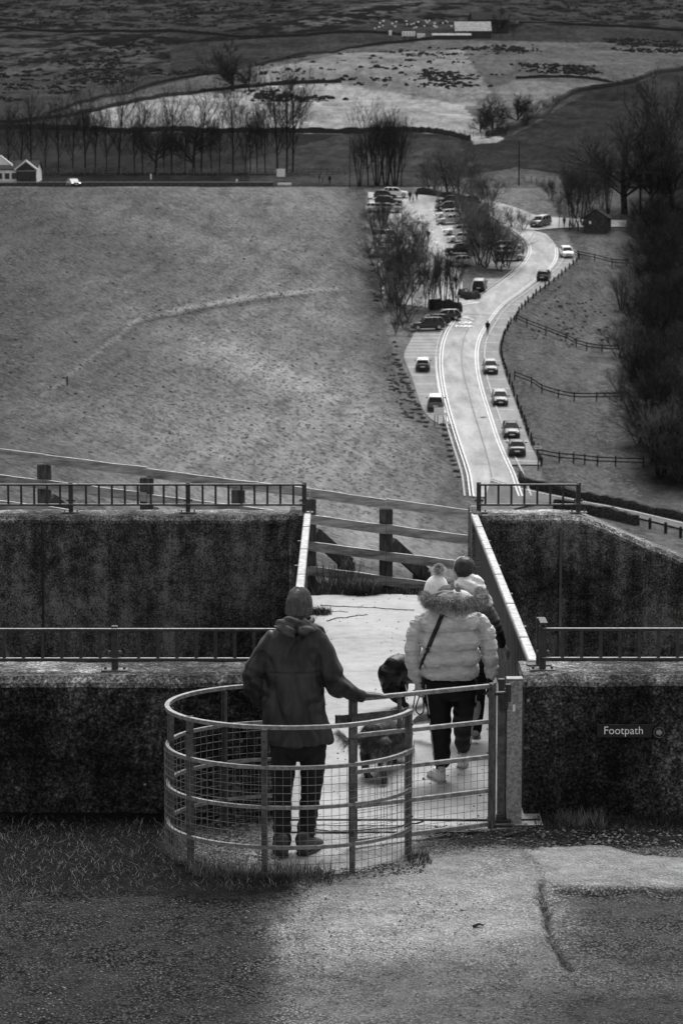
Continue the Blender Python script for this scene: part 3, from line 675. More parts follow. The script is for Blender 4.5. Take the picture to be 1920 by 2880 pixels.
for i, (u, v, h) in enumerate(L_):
    plant(['scrub','stems','scrub','birch'][i % 4], i % 4, u, v, h, 'bushy bare tree between dam foot and parked cars, %s from the crest' % ordw(i), 'scrubby trees left of the car park aisle', twig=M_twigm if i % 3 == 0 else None, wide=1.6)
for i, (u, v, h) in enumerate([(1212,872,140),(1225,868,165),(1246,872,185),(1262,866,150),(1280,872,165),(1203,880,110)]):
    plant('birch' if i % 2 else 'stems', i % 4, u, v, h, 'slim bare tree fronting the car park aisle, %s from the left' % ordw(i), 'slim trees by the car park entrance')
L_ = [(1570,640,120,'birch',1),(1588,628,150,'birch',1),(1610,640,170,'stems',1),(1632,636,215,'scrub',1.1),(1708,600,180,'stems',.8),(1755,600,345,'round',1.2),(1660,590,130,'scrub',1),(1690,585,110,'scrub',1),(1800,600,290,'poplar',1.1),(1830,590,260,'round',1),(1862,610,330,'poplar',1.2),(1890,600,280,'round',1),(1925,610,320,'poplar',1.2),(1548,560,90,'scrub',1),(1640,560,120,'scrub',1.1)]
for i, (u, v, h, k, w) in enumerate(L_):
    lab = 'tall spreading bare tree behind the stone hut' if i == 5 else 'dark bare tree around the stone hut, %s from the road bend' % ordw(i)
    plant(k, i % 4, u, v, h, lab, None if i == 5 else 'dark bare trees by the hut', wide=w)
# the dark scrub wood on the right-hand side of the valley
wood_poly = [(1740,560),(1790,640),(1770,780),(1745,860),(1735,990),(1740,1110),(1765,1190),(1790,1260),(1830,1330),(1930,1370),(2080,1370),(2080,560)]
cnt = 0; tries = 0
pts = []
while len(pts) < 125 and tries < 5000:
    tries += 1
    u, v = R.uniform(1735, 2080), R.uniform(600, 1370)
    if not in_poly(np.array([u]), np.array([v]), wood_poly)[0]: continue
    if any(abs(u-a) < 18 and abs(v-b) < 24 for a, b in pts): continue
    pts.append((u, v))
for i, (u, v) in enumerate(pts):
    p = hit(u, v); edge = u < 1800
    plant(('scrub','scrub','stems','scrub','scrub')[i % 5], i % 4, u, v, F/p.y*(R.uniform(4.5, 6.5) if edge else R.uniform(6, 9)), 'leafless scrub tree in the dense dark wood beside the valley meadow', 'scrub trees of the dark wood', 'scrub_tree', 'tree', p, M_twigm if (edge and i % 2) or i % 9 == 0 else (M_twig if i % 3 == 0 else M_twigd), 1.5)

# ------------------------------------------------------------------ cars
M_glass = simple('car_glass', .01, .02, 2, .2, .0, .001, 0, .35)
M_tyre = simple('tyre', .01, .02, 10, .8)
M_hub = simple('wheel_rim', .3, .45, 10, .4, .1, .001, .6)
M_head = simple('headlamp_glass', .35, .5, 10, .15, 0, .001, 0, .8)
M_tail = simple('tail_lamp', .10, .16, 10, .2)
M_plate = simple('number_plate', .6, .75, 6, .5)
PAINT = {k: simple('car_paint_'+k, v*.9, v*1.1, 3, .3, 0, .001, 0, .3, coat=.08) for k, v in dict(black=.012, dark=.03, grey=.10, silver=.38, white=.75).items()}
M_lampon = None
def car_proto(kind, far=False):
    L, Wd, H, belt, bon, c0, c1, r0, r1 = dict(hatch=(4.0,1.75,1.47,.93,.88,-.95,1.85,-.25,1.45), suv=(4.5,1.86,1.68,1.05,1.02,-1.0,2.15,-.35,1.85), estate=(4.65,1.82,1.48,.92,.86,-.95,2.2,-.2,1.85), saloon=(4.6,1.8,1.44,.93,.88,-1.0,1.7,-.2,1.1), van=(4.9,1.95,1.95,1.15,1.1,-1.7,2.4,-1.05,2.3))[kind]
    e = empty('parked_car', (0,0,0), 'car', 'car')     # +y is the rear
    hl = L/2; b = MB(); rs = []
    st = [(-1.0,.30,.55,.80),(-.97,.22,.66,.93),(-.90,.2,bon-.08,.98),(-.62,.2,bon,1),(c0/hl,.2,belt-.01,1),(-.1,.2,belt,1.0),(.5,.2,belt+.01,1),(min(c1/hl,.93),.2,belt+.02,.99),(.97,.24,belt-.05,.95),(1.0,.34,.62,.86)]
    for t, zb, zt, w in st:
        y = t*hl; x = Wd/2*w; zm = (zb+zt)*.5
        rs.append([(-x*.9,y,zb),(-x,y,zb+.12),(-x,y,zm),(-x*.97,y,zt-.06),(-x*.86,y,zt),(0,y,zt+.03),(x*.86,y,zt),(x*.97,y,zt-.06),(x,y,zm),(x,y,zb+.12),(x*.9,y,zb),(0,y,zb)])
    b.rings(rs); body = b.build('body', PAINT['dark'], e, True)
    def cab(mb, ins, z1, s=1.0):
        x0, x1 = Wd/2*.90*s, Wd/2*.74*s
        p = [(-x0,c0,belt-.02),(x0,c0,belt-.02),(x0,c1,belt-.02),(-x0,c1,belt-.02),(-x1,r0,z1),(x1,r0,z1),(x1,r1,z1),(-x1,r1,z1)]
        mb.add(p, [(3,2,1,0),(4,5,6,7),(0,1,5,4),(1,2,6,5),(2,3,7,6),(3,0,4,7)])
    b = MB(); cab(b, 0, H-.05); b.build('windows', M_glass, e)
    b = MB(); x1 = Wd/2*.76
    rs = []
    for t, dz in ((0,-.03),(.12,.0),(.5,.03),(.88,.0),(1,-.04)):
        y = r0-.04+(r1-r0+.10)*t; rs.append([(-x1-.02,y,H-.09+dz),(-x1*.9,y,H-.02+dz),(0,y,H+dz),(x1*.9,y,H-.02+dz),(x1+.02,y,H-.09+dz),(0,y,H-.10+dz)])
    b.rings(rs)
    x0 = Wd/2*.905
    for s in (-1, 1):
        for (ya, yb) in ((c0, r0), (c1, r1), (c0+.42*(c1-c0), r0+.42*(r1-r0)), (c0+.74*(c1-c0), r0+.74*(r1-r0))):
            b.beam((s*x0,ya,belt-.02), (s*(Wd/2*.75),yb,H-.06), .07, .06)
    b.build('roof', PAINT['dark'], e, True)
    rw = .31 if kind != 'suv' else .35
    for s in (-1, 1):
        for y in (-hl+.82, hl-.80):
            w = MB(); w.tube([(s*(Wd/2-.2),y,rw),(s*(Wd/2+.005),y,rw)], rw, 18); wo_ = w.build('wheel', M_tyre, e)
            w = MB(); w.tube([(s*(Wd/2+.004),y,rw),(s*(Wd/2+.018),y,rw)], rw*.62, 14); w.build('rim', M_hub, wo_)
        w = MB(); w.ball((s*(Wd/2*.72),-hl*.955,.68), (.19,.10,.09), 10, 6); w.build('headlight', M_head, e, True)
        w = MB(); w.ball((s*(Wd/2*.82),hl*.965,.80), (.12,.07,.13), 10, 6); w.build('tail_light', M_tail, e, True)
        w = MB(); w.ball((s*(Wd/2+.10),c0+.25,belt+.04), (.12,.07,.08), 8, 6); w.build('door_mirror', PAINT['dark'], e, True)
    w = MB(); w.box((0,-hl-.015,.45), (.52,.02,.12)); w.build('number_plate', M_plate, e)
    w = MB(); w.box((0,hl+.015,.62), (.52,.02,.12)); w.build('number_plate', M_plate, e)
    w = MB(); w.box((0,-hl+.0,.60), (Wd*.45,.05,.13)); w.box((0,-hl+.01,.33), (Wd*.7,.06,.12)); w.box((0,hl-.0,.36), (Wd*.8,.05,.16)); w.build('grille', M_black, e)
    return e
PROTO = {}
def car(kind, paint, u, v, head, label, group='cars parked below the dam', off=.16, roof=None, pos=None, name='parked_car', cat='car'):
    """head: direction the bonnet points, degrees clockwise from straight ahead"""
    if kind not in PROTO:
        e = car_proto(kind); PROTO[kind] = (e, tree_of(e))
    else: e = copy_from(*PROTO[kind])
    e.name = name
    q = pos or hit(u, v); a = math.radians(180-head)
    L = 1.9                                             # v marks the near end of the car on the road
    ex, ey = math.sin(a), -math.cos(a)
    c = Vector((q.x, q.y+abs(math.cos(a))*L+abs(math.sin(a))*.8, 0))
    if pos: c = Vector((pos.x, pos.y, 0))
    za = float(terr(c.x+ex*1.5, c.y+ey*1.5)); zb = float(terr(c.x-ex*1.5, c.y-ey*1.5))
    e.location = (c.x, c.y, (za+zb)/2+off)
    e.rotation_euler = (math.atan2(-(za-zb), 3.0), 0, a)
    tag(e, label, cat, group)
    for ch in kids(e):
        st = ch.name.split('.')[0]
        if st in ('body', 'roof', 'door_mirror'):
            ch.material_slots[0].link = 'OBJECT'; ch.material_slots[0].material = PAINT[(roof or paint) if st == 'roof' else paint]  # paler roof paint stands in for sky reflected on dark cars
    return e
car('hatch', 'dark', 1380, 1057, 180, 'dark hatchback facing up the near bays beyond three others, opposite the lone left-hand car', roof='silver')
car('hatch', 'dark', 1407, 1146, 180, 'dark hatchback in the right-hand bays, third from the nearest, its roof shining', roof='silver')
car('hatch', 'black', 1439, 1238, 180, 'black hatchback in the right-hand bays just behind the nearest saloon')
car('saloon', 'dark', 1455, 1288, 2, 'nearest dark saloon in the right-hand bays, seen from behind', roof='grey')
car('hatch', 'black', 1531, 795, 12, 'black small car high in the right-hand bays before the bend, seen from behind')
car('hatch', 'white', 1595, 729, 175, 'white car at the top end of the right-hand bays by the fence')
car('hatch', 'dark', 1190, 1049, 3, 'dark car standing alone in the left-hand parallel bays', roof='white')
car('suv', 'grey', 1226, 1160, 3, 'grey off-road car behind the white notice board on the left', roof='white')
car('suv', 'dark', 1202, 934, 262, 'dark off-road car parked side on, nearest of three by the entrance', roof='grey')
car('hatch', 'black', 1222, 921, 262, 'black car squeezed between two others by the entrance')
car('estate', 'dark', 1248, 907, 262, 'dark estate car parked side on, farthest of three by the entrance', roof='silver')
car('suv', 'black', 1350, 824, 8, 'black estate in the lay-by beside the hedge block, roof bright with sky', roof='silver')
car('estate', 'silver', 1432, 738, 85, 'silver car parked side on beneath the tree trunks by the bend')
car('hatch', 'white', 1428, 724, 85, 'white hatchback behind the silver car beneath the trees')
car('suv', 'white', 1432, 712, 85, 'white off-road car farthest in beneath the trees by the bend')
car('suv', 'grey', 1522, 643, 215, 'grey people carrier driving round the bend of the road', roof='silver', group=None, name='moving_car')
car('suv', 'white', 1112, 558, 95, 'white off-road car at the top left of the car park', roof='white')
car('hatch', 'dark', 1083, 563, 97, 'dark car partly hidden in front of the white off-road car')
car('estate', 'black', 1092, 580, 97, 'black car with a pale roof edge in the top left rank', roof='grey')
car('saloon', 'silver', 1092, 600, 97, 'silver saloon, nearest clear car of the top left rank')
car('van', 'white', 1090, 685, 97, 'white car half hidden by scrub left of the aisle')
car('hatch', 'grey', 1115, 765, 97, 'grey car glimpsed through the scrub left of the aisle')
car('hatch', 'silver', 1135, 800, 97, 'silver car low down behind the scrub left of the aisle')
car('estate', 'black', 1262, 578, 268, 'black car at the top of the rank right of the aisle')
car('hatch', 'dark', 1256, 596, 262, 'dark hatchback, second in the rank right of the aisle', roof='grey')
car('hatch', 'white', 1258, 618, 262, 'white hatchback, third in the rank right of the aisle')
car('saloon', 'silver', 1266, 634, 255, 'silver saloon, nearest clear car in the rank right of the aisle')
car('hatch', 'white', 1293, 685, 262, 'white car hidden behind trunks right of the aisle')
car('suv', 'black', 1292, 720, 262, 'black car with bright glints right of the aisle')
car('hatch', 'silver', 1290, 752, 262, 'silver car lowest in the rank right of the aisle, behind trunks')
car('estate', 'white', 1288, 664, 258, 'white estate tucked beneath branches right of the aisle')
car('saloon', 'white', 1085, 725, 97, 'white saloon deep in the scrub left of the aisle')
car('hatch', 'white', 1060, 600, 97, 'white car nose at the far left edge of the car park')

# bollards along the right of the bays
def bollard_mesh(h, w):
    b = MB(); b.bbox((0,0,h/2-.15), (w,w,h+.3), .03); return b.mesh('bollard')
bm_ = bollard_mesh(.85, .19); bm_.materials.append(M_bark)
p = resample(chaikin(hits([(u+5, v+1) for u, v in RX]), 2), 54)
for i, (x, y) in enumerate(p):
    o = link('bollard', bm_); o.location = (x+R.uniform(-.1,.1), y, float(terr(x, y))); o.rotation_euler = (R.uniform(-.07,.07), R.uniform(-.07,.07), R.uniform(-.3,.3)); o.scale = (1,1,R.uniform(.85,1.15))
    tag(o, 'short wooden bollard edging the right-hand bays, %s from the fingerpost' % ordw(i), 'bollard', 'wooden bollards along the parking bays')
for i, (u, v) in enumerate([(1826,1488),(1870,1500),(1912,1513),(1952,1526)]):
    o = link('bollard', bm_); o.location = hit(u, v); o.scale = (1.3,1.3,1.15); o.rotation_euler = (0,0,R.uniform(-.3,.3))
    tag(o, 'dark bollard beside the valley lane, %s after the short wall end' % ordw(i), 'bollard', 'bollards beside the valley lane')
# boulders along the foot of the dam
def rock(s):
    b = MB(); r = random.Random(s); nu, nv = 9, 6; rs = []
    for j in range(1, nv):
        ph = PI*j/nv; rs.append([((math.sin(ph)**.45)*math.cos(2*PI*i/nu)*r.uniform(.8,1.1), (math.sin(ph)**.45)*math.sin(2*PI*i/nu)*.75*r.uniform(.8,1.1), math.copysign(abs(math.cos(ph))**.5, math.cos(ph))*.6+r.uniform(-.05,.05)) for i in range(nu)])
    b.rings(rs[::-1]); m = b.mesh('boulder'); m.materials.append(M_rock); return m
rocks = [rock(i) for i in range(6)]
bl = [(1109,997,16),(1118,1012,15),(1122,1026,17),(1128,1040,13),(1135,1053,14),(1142,1062,16),(1146,1078,15),(1150,1092,14),(1156,1104,14),(1160,1118,16),(1164,1130,13),(1172,1138,17),(1176,1152,16),(1182,1165,14),(1190,1176,15),(1198,1188,17),(1196,1200,14),
      (1246,1196,17),(1252,1209,18),(1250,1226,18),(1258,1236,15),(1262,1252,17),(1264,1268,15),(1266,1284,17),(1272,1296,15),(1276,1308,15),(1284,1326,20),
      (1072,818,14),(1060,834,16),(1056,846,18),(1050,826,12),(1046,744,13),(1048,762,14),(1047,778,12),(1042,720,13),(1040,700,11),(1115,975,12),(1108,962,11),(1040,560,12),(1036,575,10),(1034,590,10),(1178,1142,12),(1160,1098,11),(1290,1342,16)]
for i, (u, v, s) in enumerate(bl):
    h = hit(u, v+2); o = link('boulder', rocks[i % 6]); k = s/2*1.05/(F/h.y)
    o.location = (h.x, h.y+.2, h.z+k*.35); o.scale = (k*1.15, k, k*.85); o.rotation_euler = (R.uniform(-.2,.2), R.uniform(-.2,.2), R.uniform(-.5,.5))
    tag(o, 'grey boulder in the line along the dam foot, %s in the row' % ordw(i), 'boulder', 'boulders along the foot of the dam')
# post and rail fences crossing the valley side
def field_fence(uv, label, hpost=1.15, sp=2.7, rails=(.95,.55), mat=M_post, group='post and rail fences on the valley side'):
    p = resample(hits(uv), 60); L = np.hypot(*np.diff(p, axis=0).T).sum(); n = max(3, int(L/sp)+1); p = resample(p, n)
    P = [Vector((x, y, float(terr(x, y)))) for x, y in p]
    e = empty('field_fence', P[0], label, 'fence', group)
    for q in P:
        b = MB(); b.bbox(tuple(q-P[0]+Vector((0,0,hpost/2-.1))), (.15,.15,hpost+.2), .02); b.build('post', M_bark, e)
    for hr in rails:
        b = MB()
        for a, c in zip(P[:-1], P[1:]): b.beam(a-P[0]+Vector((0,-.07,hr)), c-P[0]+Vector((0,-.07,hr)), .05, .13)
        b.build('rail', M_bark, e)
field_fence([(1624,724),(1660,731),(1690,740),(1715,746),(1800,746)], 'highest and most distant of the four wooden fences running right')
field_fence([(1450,905),(1485,922),(1516,932),(1552,947),(1590,960),(1626,978),(1664,990),(1702,992),(1750,992)], 'wooden fence running right, second highest, from the middle of the bays')
field_fence([(1446,1068),(1484,1080),(1525,1108),(1568,1120),(1612,1128),(1654,1129),(1700,1128),(1745,1127)], 'wooden fence running right, second lowest, across the pale meadow')
field_fence([(1512,1290),(1560,1302),(1610,1304),(1660,1308),(1710,1311),(1760,1312),(1808,1315)], 'lowest and nearest of the four wooden fences running right')
# dam crest: parapet fence, wall, signs
def crest_fence():
    P = [hit(u, 527) for u in range(-200, 790, 22)]
    P = [Vector((q.x, q.y, ZC-.55)) for q in P]
    e = empty('crest_fence', P[0], 'low dark railing along the top of the dam', 'fence')
    for q in P:
        b = MB(); b.box(tuple(q-P[0]+Vector((0,0,.5))), (.14,.14,1.1)); b.build('post', M_post, e)
    for hr, m, w in ((1.02, M_rail, .12), (.55, M_dsteel, .7)):
        b = MB()
        for a, c in zip(P[:-1], P[1:]): b.beam(a-P[0]+Vector((0,0,hr)), c-P[0]+Vector((0,0,hr)), .06, w)
        b.build('rail', m, e)
crest_fence()
def far_fence():
    P = [hit(u, 492-((u % 40)*.03)) for u in range(120, 1010, 17)]
    e = empty('post_fence', P[0], 'pale post fence running beneath the long row of bare trees', 'fence')
    for q in P:
        b = MB(); b.box(tuple(q-P[0]+Vector((0,0,.6))), (.16,.16,1.4)); b.build('post', M_rock, e)
    for hr in (.6, 1.1):
        b = MB()
        for a, c in zip(P[:-1], P[1:]): b.beam(a-P[0]+Vector((0,0,hr)), c-P[0]+Vector((0,0,hr)), .06, .12)
        b.build('rail', M_post, e)
far_fence()
def field_posts(uv, n, h, label):
    p = resample(hits(uv), n); P = [Vector((x, y, float(terr(x, y)))) for x, y in p]; e = empty('wire_fence', P[0], label, 'fence')
    for q in P:
        b = MB(); b.box(tuple(q-P[0]+Vector((R.uniform(-.2,.2),0,h/2-.1))), (.14,.14,h)); b.build('post', M_post, e)
    b = MB()
    for a, c in zip(P[:-1], P[1:]): b.beam(a-P[0]+Vector((0,0,h*.7)), c-P[0]+Vector((0,0,h*.7)), .02, .02)
    b.build('wire', M_wire, e)
field_posts([(1458,490),(1470,510),(1500,518),(1525,528),(1550,535)], 9, 1.5, 'row of separate fence posts on the rough slope left of the hut')
field_posts([(1000,374),(1100,372),(1220,376),(1300,384),(1400,388)], 22, 1.6, 'thin wire fence posts along the lower edge of the bright field')
def board_sign(name, u, v, w, h, z, label, mat=M_white, legs=2, cat='sign', legh=None, pw=.09):
    p = hit(u, v); e = empty(name, p, label, cat)
    b = MB(); b.bbox((0,0,z+h/2), (w,.06,h), .01); b.build('board', mat, e)
    for s in ((-1,1) if legs == 2 else (0,)):
        b = MB(); b.tube([(s*w*.42,.06,-.2),(s*w*.42,.06,z+h*.9)], pw/2, 8); b.build('post', M_dsteel, e)
    return e
board_sign('notice_board', 790, 512, 1.6, 1.5, 1.0, 'white notice board on two legs at the end of the crest railing')
board_sign('parking_sign', 1234, 1200, 1.15, .85, 1.25, 'pale parking notice board on posts among the boulders')
b_ = board_sign('ticket_board', 1242, 1192, 1.1, .25, 1.0, 'small pale board low behind the parking notice')
board_sign('entrance_sign', 1286, 878, .55, .45, 1.9, 'small square sign on a single post at the car park entrance', M_rail, 1)
board_sign('small_sign', 1310, 840, .3, .5, .8, 'tiny white plate on a post beside the hedge block', M_white, 1)
def fingerpost():
    p = hit(1512, 1322); e = empty('fingerpost', p, 'white-armed fingerpost at the near end of the bays', 'signpost')
    b = MB(); b.tube([(0,0,-.3),(0,0,2.75)], .07, 8); b.build('post', M_dsteel, e)
    b = MB(); b.prism([(-.45,2.15),(.22,2.15),(.36,2.32),(.22,2.49),(-.45,2.49)], 'y', -.10, -.075); b.build('sign_arm', M_white, e)
    b = MB(); 
    for i in range(7): b.box((-.38+i*.085,-.104,2.32), (.05,.006,.14))
    b.build('lettering', M_dsteel, e)
fingerpost()
def pole(u, v, hpx, label, cross=True, r=.14):
    p = hit(u, v); H = hpx/(F/p.y); e = empty('utility_pole', p, label, 'pole')
    b = MB(); b.tube([(0,0,-.5),(0,0,H)], [r, r*.7], 8); b.build('mast', M_bark, e)
    if cross: b = MB(); b.box((0,0,H-.5), (1.6,.1,.12)); b.build('cross_arm', M_bark, e)
pole(1458, 522, 122, 'thin wooden pole standing on the rough slope above the hut', False)
pole(1407, 105, 96, 'tall telegraph pole in front of the hill farm')
pole(42, 512, 100, 'thin white flagpole beside the clubhouse', False, .06)
pole(983, 530, 145, 'thin dark pole left of the clump of trees', False, .08)
pole(1092, 525, 95, 'slim lamp column amid the clump of trees', False, .07)
# buildings
def gable_house(name, c, L, Wd, H, rise, rz, mw, mr, label, over=.25, gr=None):
    e = empty(name, c, label, 'building', gr, rz); b = MB()
    b.prism([(-Wd/2,-1),(Wd/2,-1),(Wd/2,H),(0,H+rise),(-Wd/2,H)], 'x', -L/2, L/2); b.build('wall', mw, e)
    b = MB(); s = rise/(Wd/2); t = .16
    for q in (-1, 1):
        w = Wd/2+over; b.prism([(0,H+rise+.02),(q*w,H+rise-s*w+.02),(q*w,H+rise-s*w+.02+t),(0,H+rise+t+.02)], 'x', -L/2-over, L/2+over)
    b.build('roof', mr, e); return e
M_hut = simple('hut_stone', .035, .075, 3, .95, .8, .02, 0, .02); M_slate = simple('slate_roof', .025, .05, 2, .9, .4, .005, 0, .02); M_slatel = simple('pale_metal_roof', .16, .32, 1.2, .9, .4, .005, 0, .05)
M_cream = simple('cream_render', .6, .8, 1, .9, .4, .005, 0, .05)
p = hit(1682, 655); c = Vector((p.x, p.y+2.4, p.z-.2))
e = gable_house('stone_hut', c, 5.0, 4.0, 2.6, 1.35, math.radians(78), M_hut, M_slate, 'small stone hut with a pitched roof by the dark trees', .3)
b = MB(); b.box((-2.55,.9,1.9), (.06,.35,.45)); b.build('notice', M_white, e)
b = MB(); b.box((-1.0,2.03,1.0), (.95,.06,2.0)); d = b.build('door', M_dsteel, e)
b = MB(); b.box((1.2,2.03,1.5), (.8,.06,.8)); b.build('window', M_glass, e)
c = hit(10, 516); c.z = ZC-.6; ppm = F/c.y
e = gable_house('clubhouse', Vector((c.x+2.4, c.y+6, c.z)), 7.5, 9.0, 3.4, 1.6, 0, M_cream, M_slate, 'pale clubhouse with two white gables at the left end of the crest')
for x0, H in ((1.9, 3.4), (-2.9, 4.3)):
    b = MB(); b.prism([(x0-1.9,H),(x0+1.9,H),(x0,H+1.5)], 'y', -5.6, -4.6); g_ = b.build('gable', M_hut if x0 > 0 else M_cream, e)
    b = MB()
    for q in (-1, 1): b.prism([(x0,H+1.5),(x0+q*2.2,H-.2),(x0+q*2.2,H+.1),(x0,H+1.85)], 'y', -5.75, -4.5)
    b.build('bargeboard', M_white, e)
b = MB(); b.box((1.9,-5.0,1.4), (3.6,1.1,3.4)); b.build('porch', M_hut, e)
b = MB(); b.box((-2.0,-4.62,2.2), (3.9,.2,1.7)); b.build('balcony_wall', M_cream, e)
b = MB(); b.box((-2.2,-4.8,1.0), (5.0,.3,.35)); b.box((0,-6.2,-.1), (7.5,.2,.75)); b.build('parapet', M_white, e)
for x in (-3.2,-1.8,-.5):
    b = MB(); b.box((x,-4.75,2.2), (.9,.08,1.1)); b.build('window', M_glass, e)
# hill farm
c = hit(1330, 108); 
e = gable_house('barn', Vector((c.x, c.y+8, c.z-.5)), 15, 15, 3.6, 4.2, 0, M_hut, M_slatel, 'hill farm barn with a large bright roof')
b = MB(); 
for x in (-4, 2): b.box((x,-7.55,1.6), (2.4,.1,3))
b.build('door', M_dsteel, e)
c = hit(1270, 112); e = gable_house('farm_shed', Vector((c.x, c.y+5, c.z-.5)), 16, 6, 2.4, .9, 0, M_hut, M_slatel, 'low farm shed joined on the left of the bright-roofed barn')
c = hit(1385, 98); e = gable_house('farmhouse', Vector((c.x-1, c.y+14, c.z-.5)), 16, 9, 7.5, 3.5, .15, M_hut, M_slate, 'dark farmhouse behind the bright-roofed barn')
for x in (-4, 0, 4): b = MB(); b.box((x,-4.55,4.5), (1.3,.1,1.5)); b.build('window', M_glass, e)
b = MB(); b.box((6,0,11.6), (1.4,1.2,2.2)); b.build('chimney', M_hut, e)
for i, (u, v, w) in enumerate([(1148,106,5.4),(1183,112,3.2),(1097,103,1.2)]):
    c = hit(u, v); e = empty('farm_trailer' if i < 2 else 'feed_bin', c, ['white box trailer standing left of the farm sheds','smaller pale trailer beside the farm shed','tiny white bin at the far left of the farm'][i], 'trailer' if i < 2 else 'bin')
    b = MB(); b.bbox((0,0,1.5), (w,2,2.0), .1); b.build('body', M_white, e)
    if i < 2:
        for k in range(4): b = MB(); b.box((-w*.36+k*w*.24,-1.02,1.5), (w*.03,.06,1.9)); b.build('panel_seam', M_dsteel, e)
        for s in (-1,1): b = MB(); b.tube([(s*w*.3,-.95,.35),(s*w*.3,-.7,.35)], .35, 10); b.build('wheel', M_tyre, e)
for i, (u, v, h, k) in enumerate([(1400,92,70,'round'),(1442,100,60,'scrub'),(1375,90,55,'scrub')]):
    plant(k, i, u, v, h, 'dark bare tree among the farm buildings, %s from the barn' % ordw(i), 'trees at the farm')
def sheep_mesh():
    b = MB(); b.ball((0,0,.62), (.55,.27,.30), 10, 7); b.ball((.62,0,.78), (.17,.10,.12), 8, 5)
    for x in (-.3,.3):
        for y in (-.13,.13): b.tube([(x,y,.45),(x,y,-.05)], .05, 5)
    m = b.mesh('sheep'); m.shade_smooth(); m.materials.append(M_white); return m
sm_ = sheep_mesh()
for i in range(30):
    u, v = [(1050+R.random()*240, 62+R.random()*22) for _ in range(1)][0]
    o = link('sheep', sm_); q = hit(u, v); o.location = q; o.rotation_euler = (0,0,R.uniform(0,6)); o.scale = (1.0,1.0,1.0)
    tag(o, 'small white sheep grazing on the hill left of the farm roof', 'sheep', 'sheep grazing near the farm')
for i, (u, v) in enumerate([(752,257),(772,257),(845,257)]):
    o = link('sheep', sm_); o.location = hit(u, v); o.rotation_euler = (0,0,i*.4); o.scale = (1.9,1.9,1.9)
    tag(o, 'sheep by the wall above the bright field, %s from the lone tree' % ordw(i), 'sheep', 'sheep beside the wall')
# the car with lit headlamps on the crest
M_lamp = NT('lit_headlamp'); M_lamp.p.inputs['Emission Color'].default_value = (1,1,1,1); M_lamp.p.inputs['Emission Strength'].default_value = .9; M_lamp = M_lamp.m
q = W(207, 508, 462); e = car('hatch', 'black', 207, 515, 160, 'dark car with lit headlamps driving along the dam crest', None, pos=Vector((q.x, q.y, 0)), name='moving_car', off=.15)
for ch in kids(e):
    if ch.name.split('.')[0] == 'headlight': ch.material_slots[0].link = 'OBJECT'; ch.material_slots[0].material = M_lamp; ch.scale = (1.0,1.0,1.0)
# picnic benches and traffic cone by the crest
def bench(u, v, label):
    p = hit(u, v); e = empty('picnic_table', p, label, 'picnic table')
    b = MB(); b.box((0,0,.75), (1.8,.75,.06)); b.build('tabletop', M_dsteel, e)
    for s in (-1,1):
        b = MB(); b.box((0,s*.7,.45), (1.8,.28,.05)); b.build('seat', M_dsteel, e)
        b = MB(); b.beam((s*.7,-.75,0),(s*.7,.25,.74), .08,.08); b.beam((s*.7,.75,0),(s*.7,-.25,.74), .08,.08); b.build('leg', M_dsteel, e)
bench(688, 508, 'dark picnic table on the grass above the crest')
for u, v, lb in ((425,504,'small white marker post on the crest beneath the trees'),(666,519,'small white marker post near the crest notice board'),(190,1083,'short dark marker post standing alone on the grassy dam')):
    q = hit(u, v); o = MB(); o.bbox((0,0,.45), (.3,.3,1.1), .04); o = o.build('marker_post', M_white if u > 200 else M_dsteel); o.location = q; tag(o, lb, 'marker')
    if u < 200: o.scale = (.55,.55,.9)
o = MB(); o.bbox((0,0,.2), (2.6,.5,.5), .05); o = o.build('kerb_block', M_white); o.location = hit(800, 521); tag(o, 'low white block in front of the crest notice board', 'block')

